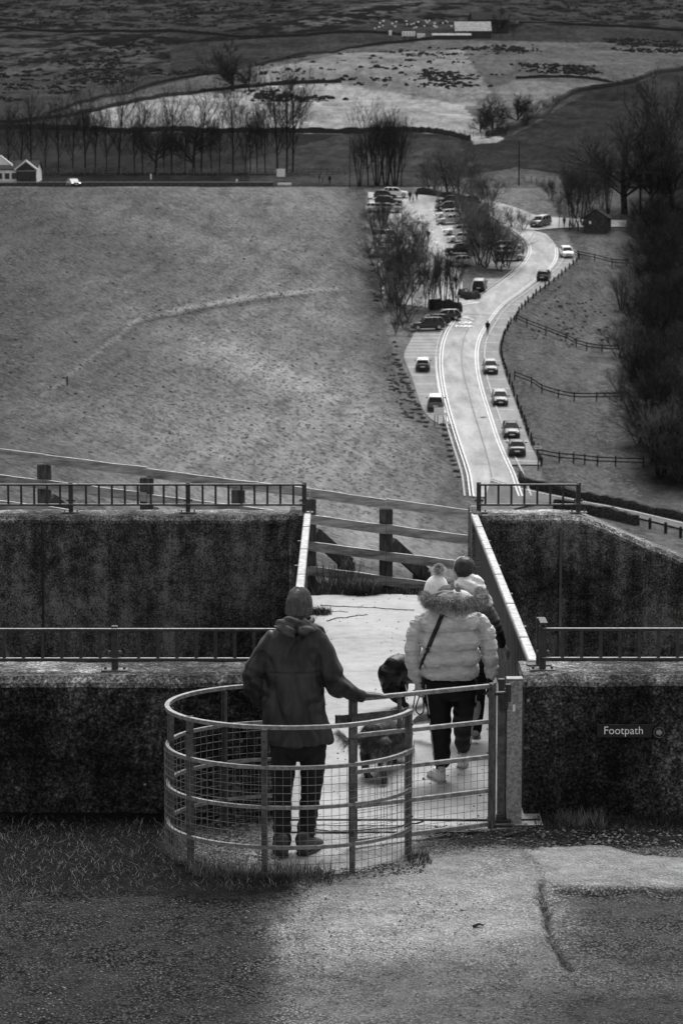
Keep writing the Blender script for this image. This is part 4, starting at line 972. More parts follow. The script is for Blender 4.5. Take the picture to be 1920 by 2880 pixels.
# ------------------------------------------------------------------ the near yard, spillway walls and footbridge
NG_Z = lambda x, y: 0.0
def yard():
    xs = np.concatenate([np.geomspace(-14,-2.65,18)*1.0, np.arange(-2.6,2.6,.022), np.geomspace(2.65,14,18)]); ys = np.concatenate([np.linspace(-6,12.6,24), np.arange(12.8,17.93,.022)])
    X, Y = np.meshgrid(xs, ys); u, v = project(X, Y, 0*X)
    def blur(A, k):
        for ax in (0, 1):
            for _ in range(2):
                P_ = np.pad(A, [(k,k) if i == ax else (0,0) for i in (0,1)], 'edge'); c_ = np.cumsum(P_, axis=ax); c_ = np.insert(c_, 0, 0, axis=ax)
                A = (np.take(c_, range(2*k+1, c_.shape[ax]), axis=ax)-np.take(c_, range(0, c_.shape[ax]-2*k-1), axis=ax))/(2*k+1)
        return A
    nz = np.array([[mnoise.noise((x*1.3, y*1.3, 0))*.5+mnoise.noise((x*4, y*4, 3))*.3+mnoise.noise((x*14, y*14, 5))*.2 for x, y in zip(a, b)] for a, b in zip(X, Y)])
    uu = u+nz*120; vv = v+nz*34
    alb = np.full(X.shape, .13); grit = np.full(X.shape, .85)
    def S(m, a, g, h=None): alb[m] = a; grit[m] = g
    S(uu < 800+(vv-2500)*.05, .050, 1.0)  # dark gravel, with an edge vignette also painted into its albedo
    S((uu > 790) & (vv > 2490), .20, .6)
    S(in_poly(uu, vv, [(830,2470),(1150,2400),(1500,2380),(1560,2480),(1580,2640),(1200,2690),(830,2760),(800,2600)]), .36, .5)
    S(in_poly(uu, vv, [(830,2740),(1050,2700),(1000,2790),(860,2850),(800,3000),(780,2860)]), .22, .7)
    S(in_poly(uu, vv, [(1580,2500),(3000,2500),(3000,2760),(1700,2760),(1620,2700)]), .085, .9)
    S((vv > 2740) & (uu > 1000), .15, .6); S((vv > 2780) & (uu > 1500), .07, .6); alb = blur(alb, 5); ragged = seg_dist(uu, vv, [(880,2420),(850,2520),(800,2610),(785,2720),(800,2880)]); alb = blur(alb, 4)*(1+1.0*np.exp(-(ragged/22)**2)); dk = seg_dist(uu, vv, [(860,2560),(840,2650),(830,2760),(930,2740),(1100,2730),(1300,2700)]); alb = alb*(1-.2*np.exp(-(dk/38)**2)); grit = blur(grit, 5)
    patch = in_poly(uu, vv, [(1470,2400),(1700,2385),(1800,2410),(3500,2450),(3500,2505),(1870,2510),(1820,2500),(1700,2508),(1560,2500),(1510,2440)]); S(patch, .33, .35)
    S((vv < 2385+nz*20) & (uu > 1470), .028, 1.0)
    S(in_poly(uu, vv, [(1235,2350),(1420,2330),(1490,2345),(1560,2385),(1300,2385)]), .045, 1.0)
    grass = (uu < 860) & (vv < 2525-np.clip((uu-700),0,200)*.25) & ~((u > 600) & (v < 2440)); S(grass, .016, .8)
    inr = (((X+.33)/.80)**2+((Y-17.03)/.72)**2 < 1.02); 
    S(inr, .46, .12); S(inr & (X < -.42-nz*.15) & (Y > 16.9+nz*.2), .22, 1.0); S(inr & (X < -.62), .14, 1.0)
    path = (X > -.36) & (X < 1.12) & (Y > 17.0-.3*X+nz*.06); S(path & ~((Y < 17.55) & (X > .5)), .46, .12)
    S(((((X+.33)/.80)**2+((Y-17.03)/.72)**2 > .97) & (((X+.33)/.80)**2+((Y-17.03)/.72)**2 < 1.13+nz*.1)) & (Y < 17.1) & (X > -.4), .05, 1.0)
    crack = seg_dist(uu*.5+u*.5, vv*.5+v*.5, [(1530,2490),(1545,2560),(1560,2620),(1575,2690),(1590,2720)]); crk = np.exp(-(crack/7.5)**2)
    edge = seg_dist(uu*.5+u*.5, vv*.5+v*.5, [(1565,2508),(1700,2516),(1810,2508),(1830,2500),(1870,2512),(1960,2512),(3000,2530)]); ek = np.exp(-(edge/4.5)**2)
    Z = nz*.012; Z = Z+patch*.022-crk*.05-ek*.035+grass*.02; Z = Z+grit*np.array([[mnoise.noise((x*34, y*34, 2)) for x in a] for a, y in zip(X, Y[:,0])])*.011
    alb = blur(alb, 2)
    Z[Y < 12.7] = 0
    alb = alb*(1-.88*crk)*(1-.7*ek)*(1+.22*nz)
    n, m = X.shape; vtx = np.stack([X, Y, Z], -1).reshape(-1, 3); i = np.arange(n*m).reshape(n, m)
    q = np.stack([i[:-1,:-1], i[:-1,1:], i[1:,1:], i[1:,:-1]], -1).reshape(-1, 4)
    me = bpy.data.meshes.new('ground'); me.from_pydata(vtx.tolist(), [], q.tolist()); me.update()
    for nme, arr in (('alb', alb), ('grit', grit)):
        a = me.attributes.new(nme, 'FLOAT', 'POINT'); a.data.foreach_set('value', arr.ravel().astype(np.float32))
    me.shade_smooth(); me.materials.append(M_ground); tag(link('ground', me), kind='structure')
yard()
# loose stones
def stones(n, region, s0, s1, mat, name, label):
    b = MB()
    for _ in range(n):
        for _t in range(60):
            u, v = R.uniform(region[0], region[2]), R.uniform(region[1], region[3])
            if region[4](u, v): break
        p = G(u, v); s = R.uniform(s0, s1)*R.uniform(.6, 1)
        vs = [(p.x+s*math.cos(a*PI/2+_)*R.uniform(.7,1.2), p.y+s*.8*math.sin(a*PI/2+_)*R.uniform(.7,1.2), s*.12+R.uniform(0,.2)*s) for a in range(4)]+[(p.x,p.y,s*.75),(p.x,p.y,-s*.4)]
        b.add(vs, [(0,1,4),(1,2,4),(2,3,4),(3,0,4),(1,0,5),(2,1,5),(3,2,5),(0,3,5)])
    return tag(b.build(name, mat), kind='stuff', label=label, cat='gravel')
M_peb = simple('pale_pebble', .10, .26, 3, .9); M_pebd = simple('dark_grit', .03, .10, 3, .9)
stones(1500, (0,2520,870,2880,lambda u, v: True), .003, .010, M_peb, 'gravel', 'pale loose chippings on the dark tarmac at lower left')
stones(3200, (0,2500,1920,2880,lambda u, v: True), .003, .011, M_pebd, 'gravel', 'dark loose grit scattered over the tarmac')
stones(420, (560,2290,790,2440,lambda u, v: (u-560)*.35+2290 < v+30), .010, .026, M_peb, 'gravel', 'pale pebbles inside the left side of the kissing gate')
stones(420, (1230,2335,1920,2440,lambda u, v: v < 2350+(u-1230)*.12), .005, .018, M_peb, 'gravel', 'pale grit at the foot of the right-hand wall')
stones(500, (1200,2320,1920,2450,lambda u, v: v < 2370+(u-1230)*.1), .005, .02, M_pebd, 'gravel', 'dark grit at the foot of the right-hand wall')
stones(260, (800,2430,1200,2500,lambda u, v: abs(v-(2478-.10*(u-800))) < 18), .006, .018, M_pebd, 'gravel', 'dark stones along the base of the curved railing')
# grass blades
def blades(n, pick, h0, h1, w, mat, name, label, zf=lambda x, y: 0.0, lean=.7):
    V = []; Fc = []; k = 0
    for _ in range(n):
        x, y = pick(); h = R.uniform(h0, h1); a = R.uniform(0, 2*PI); l = h*R.uniform(.15, lean); dx, dy = math.cos(a)*l, math.sin(a)*l
        px, py = -math.sin(a)*w, math.cos(a)*w; z = zf(x, y)-.01
        V += [(x-px,y-py,z),(x+px,y+py,z),(x+dx*.45+px*.7,y+dy*.45+py*.7,z+h*.6),(x+dx*.45-px*.7,y+dy*.45-py*.7,z+h*.6),(x+dx,y+dy,z+h*R.uniform(.8,1))]
        Fc += [(k,k+1,k+2,k+3),(k+3,k+2,k+4)]; k += 5
    b = MB(); b.add(V, Fc); return tag(b.build(name, mat, fix=False), kind='stuff', label=label, cat='grass')
M_gr = simple('dull_grass', .015, .05, 6, .8); M_grd = simple('dry_grass', .08, .22, 6, .8)
def pk(poly, f=None):
    poly_ = poly
    def q():
        while True:
            u, v = R.uniform(min(a[0] for a in poly_), max(a[0] for a in poly_)), R.uniform(min(a[1] for a in poly_), max(a[1] for a in poly_))
            if in_poly(np.array([u]), np.array([v]), poly_)[0]:
                p = G(u, v); 
                if p.y < 17.88: return p.x, p.y
    return q
gl = [(-60,2300),(470,2320),(540,2400),(640,2440),(800,2462),(900,2478),(870,2500),(700,2515),(400,2520),(-60,2545)]
blades(9500, pk(gl), .012, .042, .0022, M_gr, 'grass', 'rough dark grass in front of the left-hand wall', lean=1.3)
blades(4600, pk(gl), .02, .075, .0016, M_grd, 'dry_grass', 'dry pale blades in the rough grass by the left-hand wall', lean=1.6)
blades(160, pk([(470,2350),(545,2370),(545,2440),(480,2420)]), .10, .24, .002, M_grd, 'dry_grass', 'tall dead stalks at the left post of the curved railing', lean=.6)
blades(420, pk([(520,2440),(900,2462),(900,2480),(540,2478)]), .05, .17, .0018, M_grd, 'dry_grass', 'straw growing up through the mesh of the curved railing', lean=.9)
blades(900, pk([(520,2435),(940,2455),(930,2490),(560,2490)]), .04, .13, .0022, M_gr, 'grass', 'green tufts under the front of the curved railing', lean=.9)
blades(350, pk([(1140,2405),(1200,2400),(1215,2430),(1150,2440)]), .02, .06, .0022, M_gr, 'grass', 'small tuft at the right-hand post of the curved railing')
blades(2600, pk([(1500,2262),(1960,2262),(1960,2345),(1640,2345),(1500,2330)]), .015, .06, .002, M_gr, 'grass', 'dark grass growing along the right-hand wall foot')
blades(350, pk([(1560,2290),(1700,2300),(1700,2330),(1560,2320)]), .05, .11, .0014, M_grd, 'dry_grass', 'pale bent grass at the right-hand wall foot', lean=1.1)
for (u, v, x2, y2, lb) in ((1420,2352,1510,2338,'dark twig lying on the gravel by the gatepost'),(1330,2606,1360,2602,'short twig lying on the tarmac')):
    a, c = G(u, v, .012), G(x2, y2, .012); b = MB(); b.tube([a, a.lerp(c,.5)+Vector((0,.01,.008)), c], [.009,.008,.004], 6); tag(b.build('twig', M_bark), lb, 'twig')

WT = .97
def chamf(y0, y1, zt, c=.055, z0=-7.0): return [(y0,z0),(y1,z0),(y1,zt-c),(y1-c,zt),(y0+c,zt),(y0,zt-c)]
def wall(name, x0, x1, y0, y1, zt, label, mat, capd=.075, endx=None, joint=(), z0=-7.0):
    e = empty(name, (0,0,0), label, 'wall')
    def slab(a, b_, prof, nx, amp, mtl, pn, disp):
        xs = np.linspace(a, b_, nx); rs = []
        for x in xs:
            rg = []
            for (y, z) in prof:
                n = mnoise.noise((x*3.1, y*3+z*7, z*2))*amp; rg.append((x, y+n, z+n*disp))
            rs.append(rg)
        m = MB(); m.rings(rs); return m.build(pn, mtl, e)
    slab(x0, x1, [(y0,z0),(y1,z0),(y1,zt-capd),(y0,zt-capd)], 40, .003, mat, 'wall_body', 0)
    # the worn pale coping, chamfered, standing a little proud
    n = 140; pr = []
    g = .008; c = .045
    pr = [(y0-g,zt-capd),(y1+g,zt-capd),(y1+g,zt-c),(y1+g-c,zt)]+[(y1-c-(y1-y0-2*c)*k/6,zt) for k in range(1,6)]+[(y0-g+c,zt),(y0-g,zt-c)]
    slab(x0-.006 if endx else x0, x1+.006, pr, n, .010, M_coping, 'coping', .9)
    for xj in joint:
        m = MB(); m.box((xj,y0-.004,(z0+zt-capd)/2), (.02,.012,zt-capd-z0)); m.build('joint', M_black, e)
    return e
wall('spillway_wall', -14, -.38, 17.92, 18.52, WT, 'dark near spillway wall behind the grass on the left', M_wall)
wall('spillway_wall', 1.25, 14, 17.95, 18.55, WT, 'near spillway wall on the right carrying the footpath sign', M_wall, endx=1)
wall('far_spillway_wall', -16, -.40, 26.8, 27.35, WT, 'far spillway wall on the left, beyond the channel', M_wallf, joint=(-3.03,))
e = wall('far_spillway_wall', 1.34, 2.42, 26.8, 27.35, WT, 'far spillway wall on the right, its top sloping down to the side', M_wallf)
m = MB(); pts = [(2.42,26.8),(6.5,26.8)]
def wing(x0, x1, z0, z1, y0, y1, mt, nm, t=None):
    m = MB(); 
    n = 60; rs = []
    for i in range(n+1):
        x = x0+(x1-x0)*i/n; zt = z0+(z1-z0)*i/n; j = mnoise.noise((x*6,1,2))*.012
        if t: rs.append([(x,y0-.008,zt-t),(x,y1+.008,zt-t),(x,y1+.008,zt-.04+j),(x,y1-.04,zt+j),(x,y0+.04,zt+j),(x,y0-.008,zt-.045+j)])
        else: rs.append([(x,y0,-7),(x,y1,-7),(x,y1,zt),(x,y0,zt)])
    m.rings(rs); m.build(nm, mt, e)
wing(2.42, 12, WT-.075, WT-.075-4.05, 26.8, 27.35, M_wallf, 'wing_body'); wing(2.425, 12, WT, WT-4.05, 26.8, 27.35, M_coping, 'wing_coping', .075)
m = MB(); m.box((2.22,26.785,-3.0), (.025,.03,7.7)); m.build('joint', M_rock, e)
# jambs at the far end of the footbridge
for x, lb in ((-.46,'concrete pillar at the left far corner of the footbridge'),(1.37,'concrete pillar at the right far corner of the footbridge')):
    m = MB(); m.bbox((x,27.2,-.0), (.14 if x < 0 else .10,.9,2.0), .02); o = m.build('end_pillar', M_coping if x < 0 else M_wallf); tag(o, lb, 'pillar')
m = MB(); m.box((0,22.6,-6.5), (34,8.6,.2)); tag(m.build('channel_floor', M_wall), kind='structure')
# path beyond the bridge
def landing():
    xs = np.arange(-1.2, 3.2, .05); ys = np.arange(27.30, 28.6, .05); X, Y = np.meshgrid(xs, ys); Z = -.02-.0*X+0*Y
    Z = np.where(Y > 28.05+.10*np.sin(X*3)-.12*(X-.3), -.35, Z-.012*(Y-27)); v = np.stack([X,Y,Z],-1).reshape(-1,3); n, m_ = X.shape; i = np.arange(n*m_).reshape(n, m_)
    b = MB(); b.add(v, np.stack([i[:-1,:-1], i[:-1,1:], i[1:,1:], i[1:,:-1]], -1).reshape(-1, 4).tolist()); tag(b.build('landing_path', M_deck, None, True), kind='structure')
landing()
# footbridge: deck and two ribbed parapets with flat handrails
fb = empty('footbridge', (.5,17.9,0), 'concrete footbridge over the spillway channel with ribbed steel sides', 'bridge')
O = Vector((.5,17.9,0))
def B(m, name, mat, smooth=False):
    me_o = m.build(name, mat, fb, smooth); me_o.data.transform(Matrix.Translation(-O)); return me_o
xs = np.linspace(-.37, 1.36, 22); ys = np.arange(17.62, 27.4, .08); X, Y = np.meshgrid(xs, ys)
Z = np.array([[mnoise.noise((x*2, y*2, 1))*.005 for x in a] for a, y in zip(X, Y[:,0])])+.004; n, m_ = X.shape; i = np.arange(n*m_).reshape(n, m_)
b = MB(); b.add(np.stack([X,Y,Z],-1).reshape(-1,3), np.stack([i[:-1,:-1], i[:-1,1:], i[1:,1:], i[1:,:-1]], -1).reshape(-1,4).tolist()); d_ = B(b, 'deck', M_deck, True)
b = MB(); b.box((.5,22.3,-.16), (1.9,9.2,.28)); B(b, 'deck_slab', M_wall)
b = MB(); b.box((.5,17.76,.008), (1.7,.022,.012)); b.box((.3,17.42,.006), (1.3,.015,.010)); B(b, 'expansion_joint', M_black)
def parapet(x, s, label):
    y0, y1 = 18.50, 26.82
    b = MB(); n = 46; prof = []
    L = y1-y0; t = 0; pts = []
    k = 0
    while t < L:
        w = .175; pts += [(y0+t, 0), (y0+t+w*.42, 0), (y0+t+w*.5, .035), (y0+t+w*.92, .035)]; t += w
    pts.append((y1, 0)); pts = [p for p in pts if p[0] <= y1]
    v = []; f = []
    for y, d in pts: v += [(x+s*d, y, .03), (x+s*d, y, .93)]
    for q in range(len(pts)-1): f.append((2*q, 2*q+2, 2*q+3, 2*q+1))
    b.add(v, f); v2 = [(a-s*.004 if False else a+s*.006, c, d) for a, c, d in v]; b.add(v2, [tuple(reversed(q)) for q in f]); B(b, 'ribbed_panel', M_panel)
    b = MB(); b.bbox((x, (y0+y1)/2, .965), (.07, L+.1, .045), .008); hr = B(b, 'handrail', M_rail)
    for q in range(6):
        b = MB(); b.box((x+s*.045, y0+.05+q*(L-.1)/5, .47), (.05,.06,.94)); B(b, 'parapet_post', M_dsteel)
    for q in range(5):
        b = MB(); b.box((x, y0+.9+q*1.6, .9895), (.072,.012,.004)); B(b, 'rail_joint', M_dsteel)
parapet(-.345, -1, 'left'); parapet(1.345, 1, 'right')
# wall-top railings
def railing(name, x0, x1, y, z, posts, label, hp=.29, endpost=None, sp=.132, mat=M_dsteel, start=None):
    e = empty(name, (x0,y,z), label, 'railing', 'steel railings on the spillway walls'); O2 = Vector((x0,y,z)); 
    def bb(m, nm, mt): o = m.build(nm, mt, e); o.data.transform(Matrix.Translation(-O2)); return o
    for zz, mt in ((z+hp, mat), (z+.085, mat)):
        b = MB(); b.bbox(((x0+x1)/2,y,zz), (x1-x0,.032,.016), .003); bb(b, 'rail', mt)
    b = MB(); b.bbox(((x0+x1)/2,y,z+hp+.0095), (x1-x0,.030,.004), .001); b.bbox(((x0+x1)/2,y,z+.0945), (x1-x0,.028,.004), .001); bb(b, 'pale_edge', M_galv)  # thin paler strips along the top of both rails
    x = x0+sp*.5 if start is None else start
    while x < x1-.01:
        if all(abs(x-p) > .045 for p in posts): b = MB(); b.box((x,y,z+(hp+.085)/2), (.022,.012,hp-.085-.014)); bb(b, 'baluster', mat)
        x += sp
    for p in posts:
        b = MB(); b.bbox((p,y+.03,z+hp/2+.01), (.045,.045,hp+.03), .004); po = bb(b, 'post', mat)
        b = MB(); b.bbox((p,y+.02,z+.007), (.18,.11,.014), .003); bp = bb(b, 'base_plate', M_galvd)
        for s in (-1,1):
            b = MB(); b.tube([(p+s*.065,y+.02,z+.012),(p+s*.065,y+.02,z+.030)], .010, 6); bb(b, 'bolt', M_dsteel)
            b = MB(); b.ball((p+s*.035,y+.02,z+.13), (.014,.014,.014), 8, 5); bb(b, 'bolt', M_galvd)
railing('wall_railing', -14, -.42, 18.10, WT, [-1.56-1.21*k for k in range(0,10)]+[-.44], 'low railing on the near left wall, running behind the man')
railing('wall_railing', 1.38, 14, 18.12, WT, [1.385, 2.60, 3.81, 5.02], 'low railing on the near right wall above the footpath sign', start=1.47+.05)
railing('wall_railing', -16, -.37, 27.02, WT, [-2.76-1.19*k for k in range(0,10)]+[-1.565,-.38], 'low railing along the far left wall against the grassy dam')
railing('wall_railing', 1.40, 2.42, 27.02, WT, [1.40, 2.415], 'short railing section on the far right wall below the road')
# a second stub post behind the first one on the right
b = MB(); b.bbox((1.372,18.33,WT+.17), (.035,.045,.34), .004); b.bbox((1.375,18.33,WT+.007), (.17,.11,.014), .003); b.box((1.39,18.22,WT+.335), (.05,.24,.012)); tag(b.build('stub_post', M_dsteel), 'short return post behind the first post of the right-hand railing', 'post')

def deck_grit():
    b = MB()
    for _ in range(260):
        x, y, s = R.uniform(-.3,1.3), R.uniform(17.0,27.9), R.uniform(.003,.011)*(1.6 if R.random() < .1 else 1)
        vs = [(x+s*math.cos(a*PI/2+_), y+s*math.sin(a*PI/2+_)*1.3, .006) for a in range(4)]+[(x,y,.008+s*.5)]
        b.add(vs, [(0,1,4),(1,2,4),(2,3,4),(3,0,4)])
    tag(b.build('grit', M_pebd), kind='stuff', label='dark grit and leaf crumbs on the pale bridge deck', cat='grit')
    for pts in ([(920,1745),(945,1738),(975,1736),(1005,1730),(1040,1728)],[(930,1722),(955,1718),(985,1722)],[(900,1702),(1000,1706),(1100,1712),(1180,1716)],[(1190,2310),(1080,2330),(960,2338),(860,2330)]):
        c = [G(u, v, .010) for u, v in pts]; b = MB()
        P = []
        for p, q in zip(c[:-1], c[1:]):
            for k in range(6): w = p.lerp(q, k/6); P.append(w+Vector((R.uniform(-.006,.006), R.uniform(-.02,.02), 0)))
        b.sweep(P, [(-.006,-.004),(-.006,.001),(.006,.001),(.006,-.004)]); tag(b.build('deck_crack', M_stonew), kind='structure')
deck_grit()
# timber fence on the bank beyond the bridge
def timber():
    Yf = 28.75; e = empty('timber_fence', (0,Yf,0), 'weathered four-rail timber fence with braced posts beyond the footbridge', 'fence'); O3 = Vector((0,Yf,0))
    def bb(m, nm, mt): o = m.build(nm, mt, e); o.data.transform(Matrix.Translation(-O3)); return o
    def X(u): return (u-960)/F*Yf*1.0
    rl = lambda u, k: 1262+.130*u+[0,72,147,219][k]
    for k in range(4):
        segs = [-400,-120,125,413,670,870,1085,1345,1500]
        for a, c in zip(segs[:-1], segs[1:]):
            if k == 3 and c > 1345: pass
            b = MB(); p, q = W(a, rl(a,k)+13+R.uniform(-2,2), Yf), W(c, rl(c,k)+13+R.uniform(-2,2), Yf)
            p = p-(q-p).normalized()*(-.004); 
            n = 14; rs = []
            for i in range(n+1):
                c0 = p.lerp(q, i/n); j = mnoise.noise((c0.x*3,k*5,1))*.006
                rs.append([(c0.x,c0.y-.02,c0.z-.048+j),(c0.x,c0.y+.02,c0.z-.048+j),(c0.x,c0.y+.02,c0.z+.048+j*1.4),(c0.x,c0.y-.02,c0.z+.048+j*1.4)])
            b.rings(rs); bb(b, 'rail', M_postn)
            b = MB(); b.rings([[(x,y-.001,z+.002) for x, y, z in (rg[3],rg[2])]+[(x,y,z+.004) for x, y, z in (rg[2],rg[3])] for rg in rs]); bb(b, 'pale_top_edge', M_rail)
    for u in (-120,125,413,670,870,1085,1345):
        top = W(u, rl(u,0)+26, Yf+.09); bot = top.z-1.15
        b = MB(); b.bbox((top.x,top.y,(top.z+bot)/2), (.145,.12,top.z-bot), .012); bb(b, 'post', M_postv)
        sx = top.x+.40; stz = bot+.42
        b = MB(); b.bbox((sx,top.y+.28,(stz+bot-.25)/2), (.20,.11,stz-bot+.25), .01); bb(b, 'brace_stake', M_postv)
        b = MB(); b.beam((top.x+.05,top.y+.08,top.z-.40),(sx+.02,top.y+.26,stz-.03), .09, .15); bb(b, 'brace', M_postv)
timber()
# grass at the bridge end
def at_z(poly, Yr, zf):
    def q(): return R.uniform(*poly), R.uniform(*Yr)
    return q
bk = lambda x, y: float(terr(x, y))
blades(9000, at_z((-1.2,3.2), (28.0,29.3), bk), .04, .13, .003, M_gr, 'grass', 'rough verge grass under the timber fence', bk, .9)
blades(900, at_z((-1.2,3.2), (28.1,29.4), bk), .05, .16, .002, M_grd, 'dry_grass', 'dry blades in the verge under the timber fence', bk, 1.0)
def clump(cx, cy, r, n, h0, h1, z, label, mat=M_gr):
    def q():
        a = R.uniform(0, 2*PI); d = r*math.sqrt(R.random()); return cx+d*math.cos(a), cy+d*math.sin(a)*.7
    blades(n, q, h0, h1, .0035, mat, 'grass', label, lambda x, y: z, 1.0)
clump(.22, 28.1, .20, 700, .08, .22, -.03, 'arching tussock of grass under the timber fence'); clump(.22, 28.1, .18, 160, .08, .22, -.03, 'pale blades in the arching tussock', M_grd)
clump(-.25, 26.55, .14, 500, .03, .12, 0, 'weeds at the foot of the left bridge corner'); clump(-.22, 26.5, .12, 90, .03, .11, 0, 'dry weeds at the foot of the left bridge corner', M_grd)
clump(-.05, 28.6, .28, 160, .25, .55, -.1, 'thin bare stems of a bush behind the fence by the left pillar', M_twigm)

# ------------------------------------------------------------------ footpath sign
def sign():
    Ys = 17.94; c0 = W(1760, 2055, Ys); e = empty('footpath_sign', c0, 'black sign reading Footpath in white serif letters, on the wall', 'sign')
    a, c = W(1677, 2055, Ys), W(1832, 2055, Ys); w = c.x-a.x
    b = MB(); b.bbox(((a.x+c.x)/2-c0.x, -.012, 0), (w,.018,.088), .002); b.build('board', simple('sign_black', .004, .007, 5, .35), e)
    b = MB(); b.box(((a.x+c.x)/2-c0.x, -.014, .0452), (w*.98,.014,.002)); b.build('board_edge', M_galvd, e)
    cu = bpy.data.curves.new('lettering', 'FONT'); cu.body = 'Footpath'; cu.size = .078; cu.align_x = 'CENTER'; cu.align_y = 'CENTER'; cu.extrude = .001; cu.resolution_u = 4; cu.offset = -.0006
    o = bpy.data.objects.new('t', cu); COL.objects.link(o); bpy.context.view_layer.update()
    me = bpy.data.meshes.new_from_object(o.evaluated_get(bpy.context.evaluated_depsgraph_get())); bpy.data.objects.remove(o)
    co = np.zeros(len(me.vertices)*3); me.vertices.foreach_get('co', co); co = co.reshape(-1, 3); W_ = co[:,0].max()-co[:,0].min(); want = W(1805,2055,Ys).x-W(1697,2055,Ys).x
    co[:,0] *= want/W_; tx = W(1751,2053,Ys).x-c0.x
    # serifs: short feet on the stems
    me.vertices.foreach_set('co', co.ravel()); me.transform(Matrix.Translation((tx,-.0225,.004))@Matrix.Rotation(PI/2, 4, 'X')); me.materials.append(simple('sign_letter_white', .85, .92, 9, .6))
    link('lettering', me, e)
    xs = np.sort(co[:,0]); lets = []; cur = [xs[0], xs[0]]
    for x in xs:
        if x-cur[1] > .0012: lets.append(cur); cur = [x, x]
        cur[1] = x
    lets.append(cur); ymin, ymax = co[:,1].min(), co[:,1].max(); base = min(c[1] for c in co if c[0] <= lets[0][1]+1e-4); top = ymax
    if len(lets) == 8:
        b = MB(); sw = .0075
        for x, yy in ((lets[0][0]+.004, base), (lets[0][0]+.002, top), (lets[4][0]+.004, ymin), (lets[7][0]+.004, base), (lets[7][1]-.004, base), (lets[7][0]+.001, top)):
            b.box((tx+x, -.0226, .004+yy+(.0012 if yy < top-.001 else -.0012)), (.0155, .0024, .0024))
        b.build('serif', simple('sign_letter_white', .85, .92, 9, .6), e)
    dc = W(1851, 2058, Ys)-c0
    b = MB(); b.tube([(dc.x,-.004,dc.z),(dc.x,-.022,dc.z)], .040, 32); dsk = b.build('waymark_disc', simple('sign_black', .004, .007, 5, .35), e)
    b = MB(); b.tube([(dc.x+.0365*math.cos(t*PI/16),-.0225,dc.z+.0365*math.sin(t*PI/16)) for t in range(32)], .0016, 5, closed=True); b.build('ring', M_galv, dsk)
    b = MB(); s = .019; b.prism([(dc.x-s,dc.z-s*.72),(dc.x,dc.z-s*.72),(dc.x,dc.z-s*1.35),(dc.x+s*1.25,dc.z),(dc.x,dc.z+s*1.35),(dc.x,dc.z+s*.72),(dc.x-s,dc.z+s*.72)], 'y', -.024, -.021); b.build('arrow', simple('arrow_grey', .22, .30, 9, .6), dsk)
sign()

# ------------------------------------------------------------------ kissing gate: curved enclosure, swinging leaf, post
CX, CY, RA, RB = -.33, 17.03, .80, .72
def rp(phi, z=0): return Vector((CX+RA*math.cos(phi), CY+RB*math.sin(phi), z))
PH0, PH1 = math.radians(-14), math.radians(-268)
RZ = [.945,.69,.435,.18]
def enclosure():
    e = empty('curved_railing', (CX,CY,0), 'galvanised curved railing of the kissing gate with wire mesh, around the man', 'gate enclosure'); O4 = Vector((CX,CY,0))
    def bb(m, nm, mt, par=e): o = m.build(nm, mt, par); o.data.transform(Matrix.Translation(-O4)); return o
    N = 90
    ph = [PH0+(PH1-PH0)*i/N for i in range(N+1)]
    for k, z in enumerate(RZ):
        b = MB(); w, h = (.015,.012) if k == 0 else (.011,.011)
        b.sweep([rp(p, z) for p in ph], [(-w,-h),(-w,h),(w,h),(w,-h)]); bb(b, 'rail', M_galv)
    for deg, w in ((-14,.05),(-60,.034),(-101,.036),(-143,.042),(-183,.024),(-235,.034),(-268,.038)):
        p = rp(math.radians(deg)); t = math.radians(deg); r = math.atan2(RB*math.cos(t)*1.0, -RA*math.sin(t))
        b = MB(); zt = RZ[0]-.02 if deg not in (-14,-143,-268) else RZ[0]+.015
        q = p*1.0; 
        b.box((q.x,q.y,zt/2-.03), (w,.007,zt+.06), rot=r); 
        n_ = Vector((math.cos(t)*RB, math.sin(t)*RA, 0)).normalized()
        b.box((q.x-n_.x*.02,q.y-n_.y*.02,zt/2-.03), (.007 if deg != -101 else w*.8,.04,zt+.06), rot=r); bb(b, 'upright', M_galvd)
        for z in (RZ[0]-.09, .25):
            b = MB(); s = p+n_*.006; b.tube([s+Vector((0,0,z)), s+n_*.008+Vector((0,0,z))], .007, 6); bb(b, 'bolt', M_dsteel)
    b = MB(); off = 1.022
    def rq(p, z): return Vector((CX+(RA+.02)*math.cos(p), CY+(RB+.02)*math.sin(p), z))
    L = 0; last = rq(PH0, 0); ps = [PH0]
    for i in range(1, 2000):
        p = PH0+(PH1-PH0)*i/2000; c = rq(p, 0)
        if (c-last).length >= .0505: ps.append(p); last = c
    for p in ps: b.tube([rq(p, .01), rq(p, RZ[1]+.01)], .0017, 4, caps=False)
    z = .025
    while z < RZ[1]: b.tube([rq(p, z) for p in ph], .0017, 4, caps=False); z += .0505
    m = bb(b, 'wire_mesh', M_wire)
enclosure()
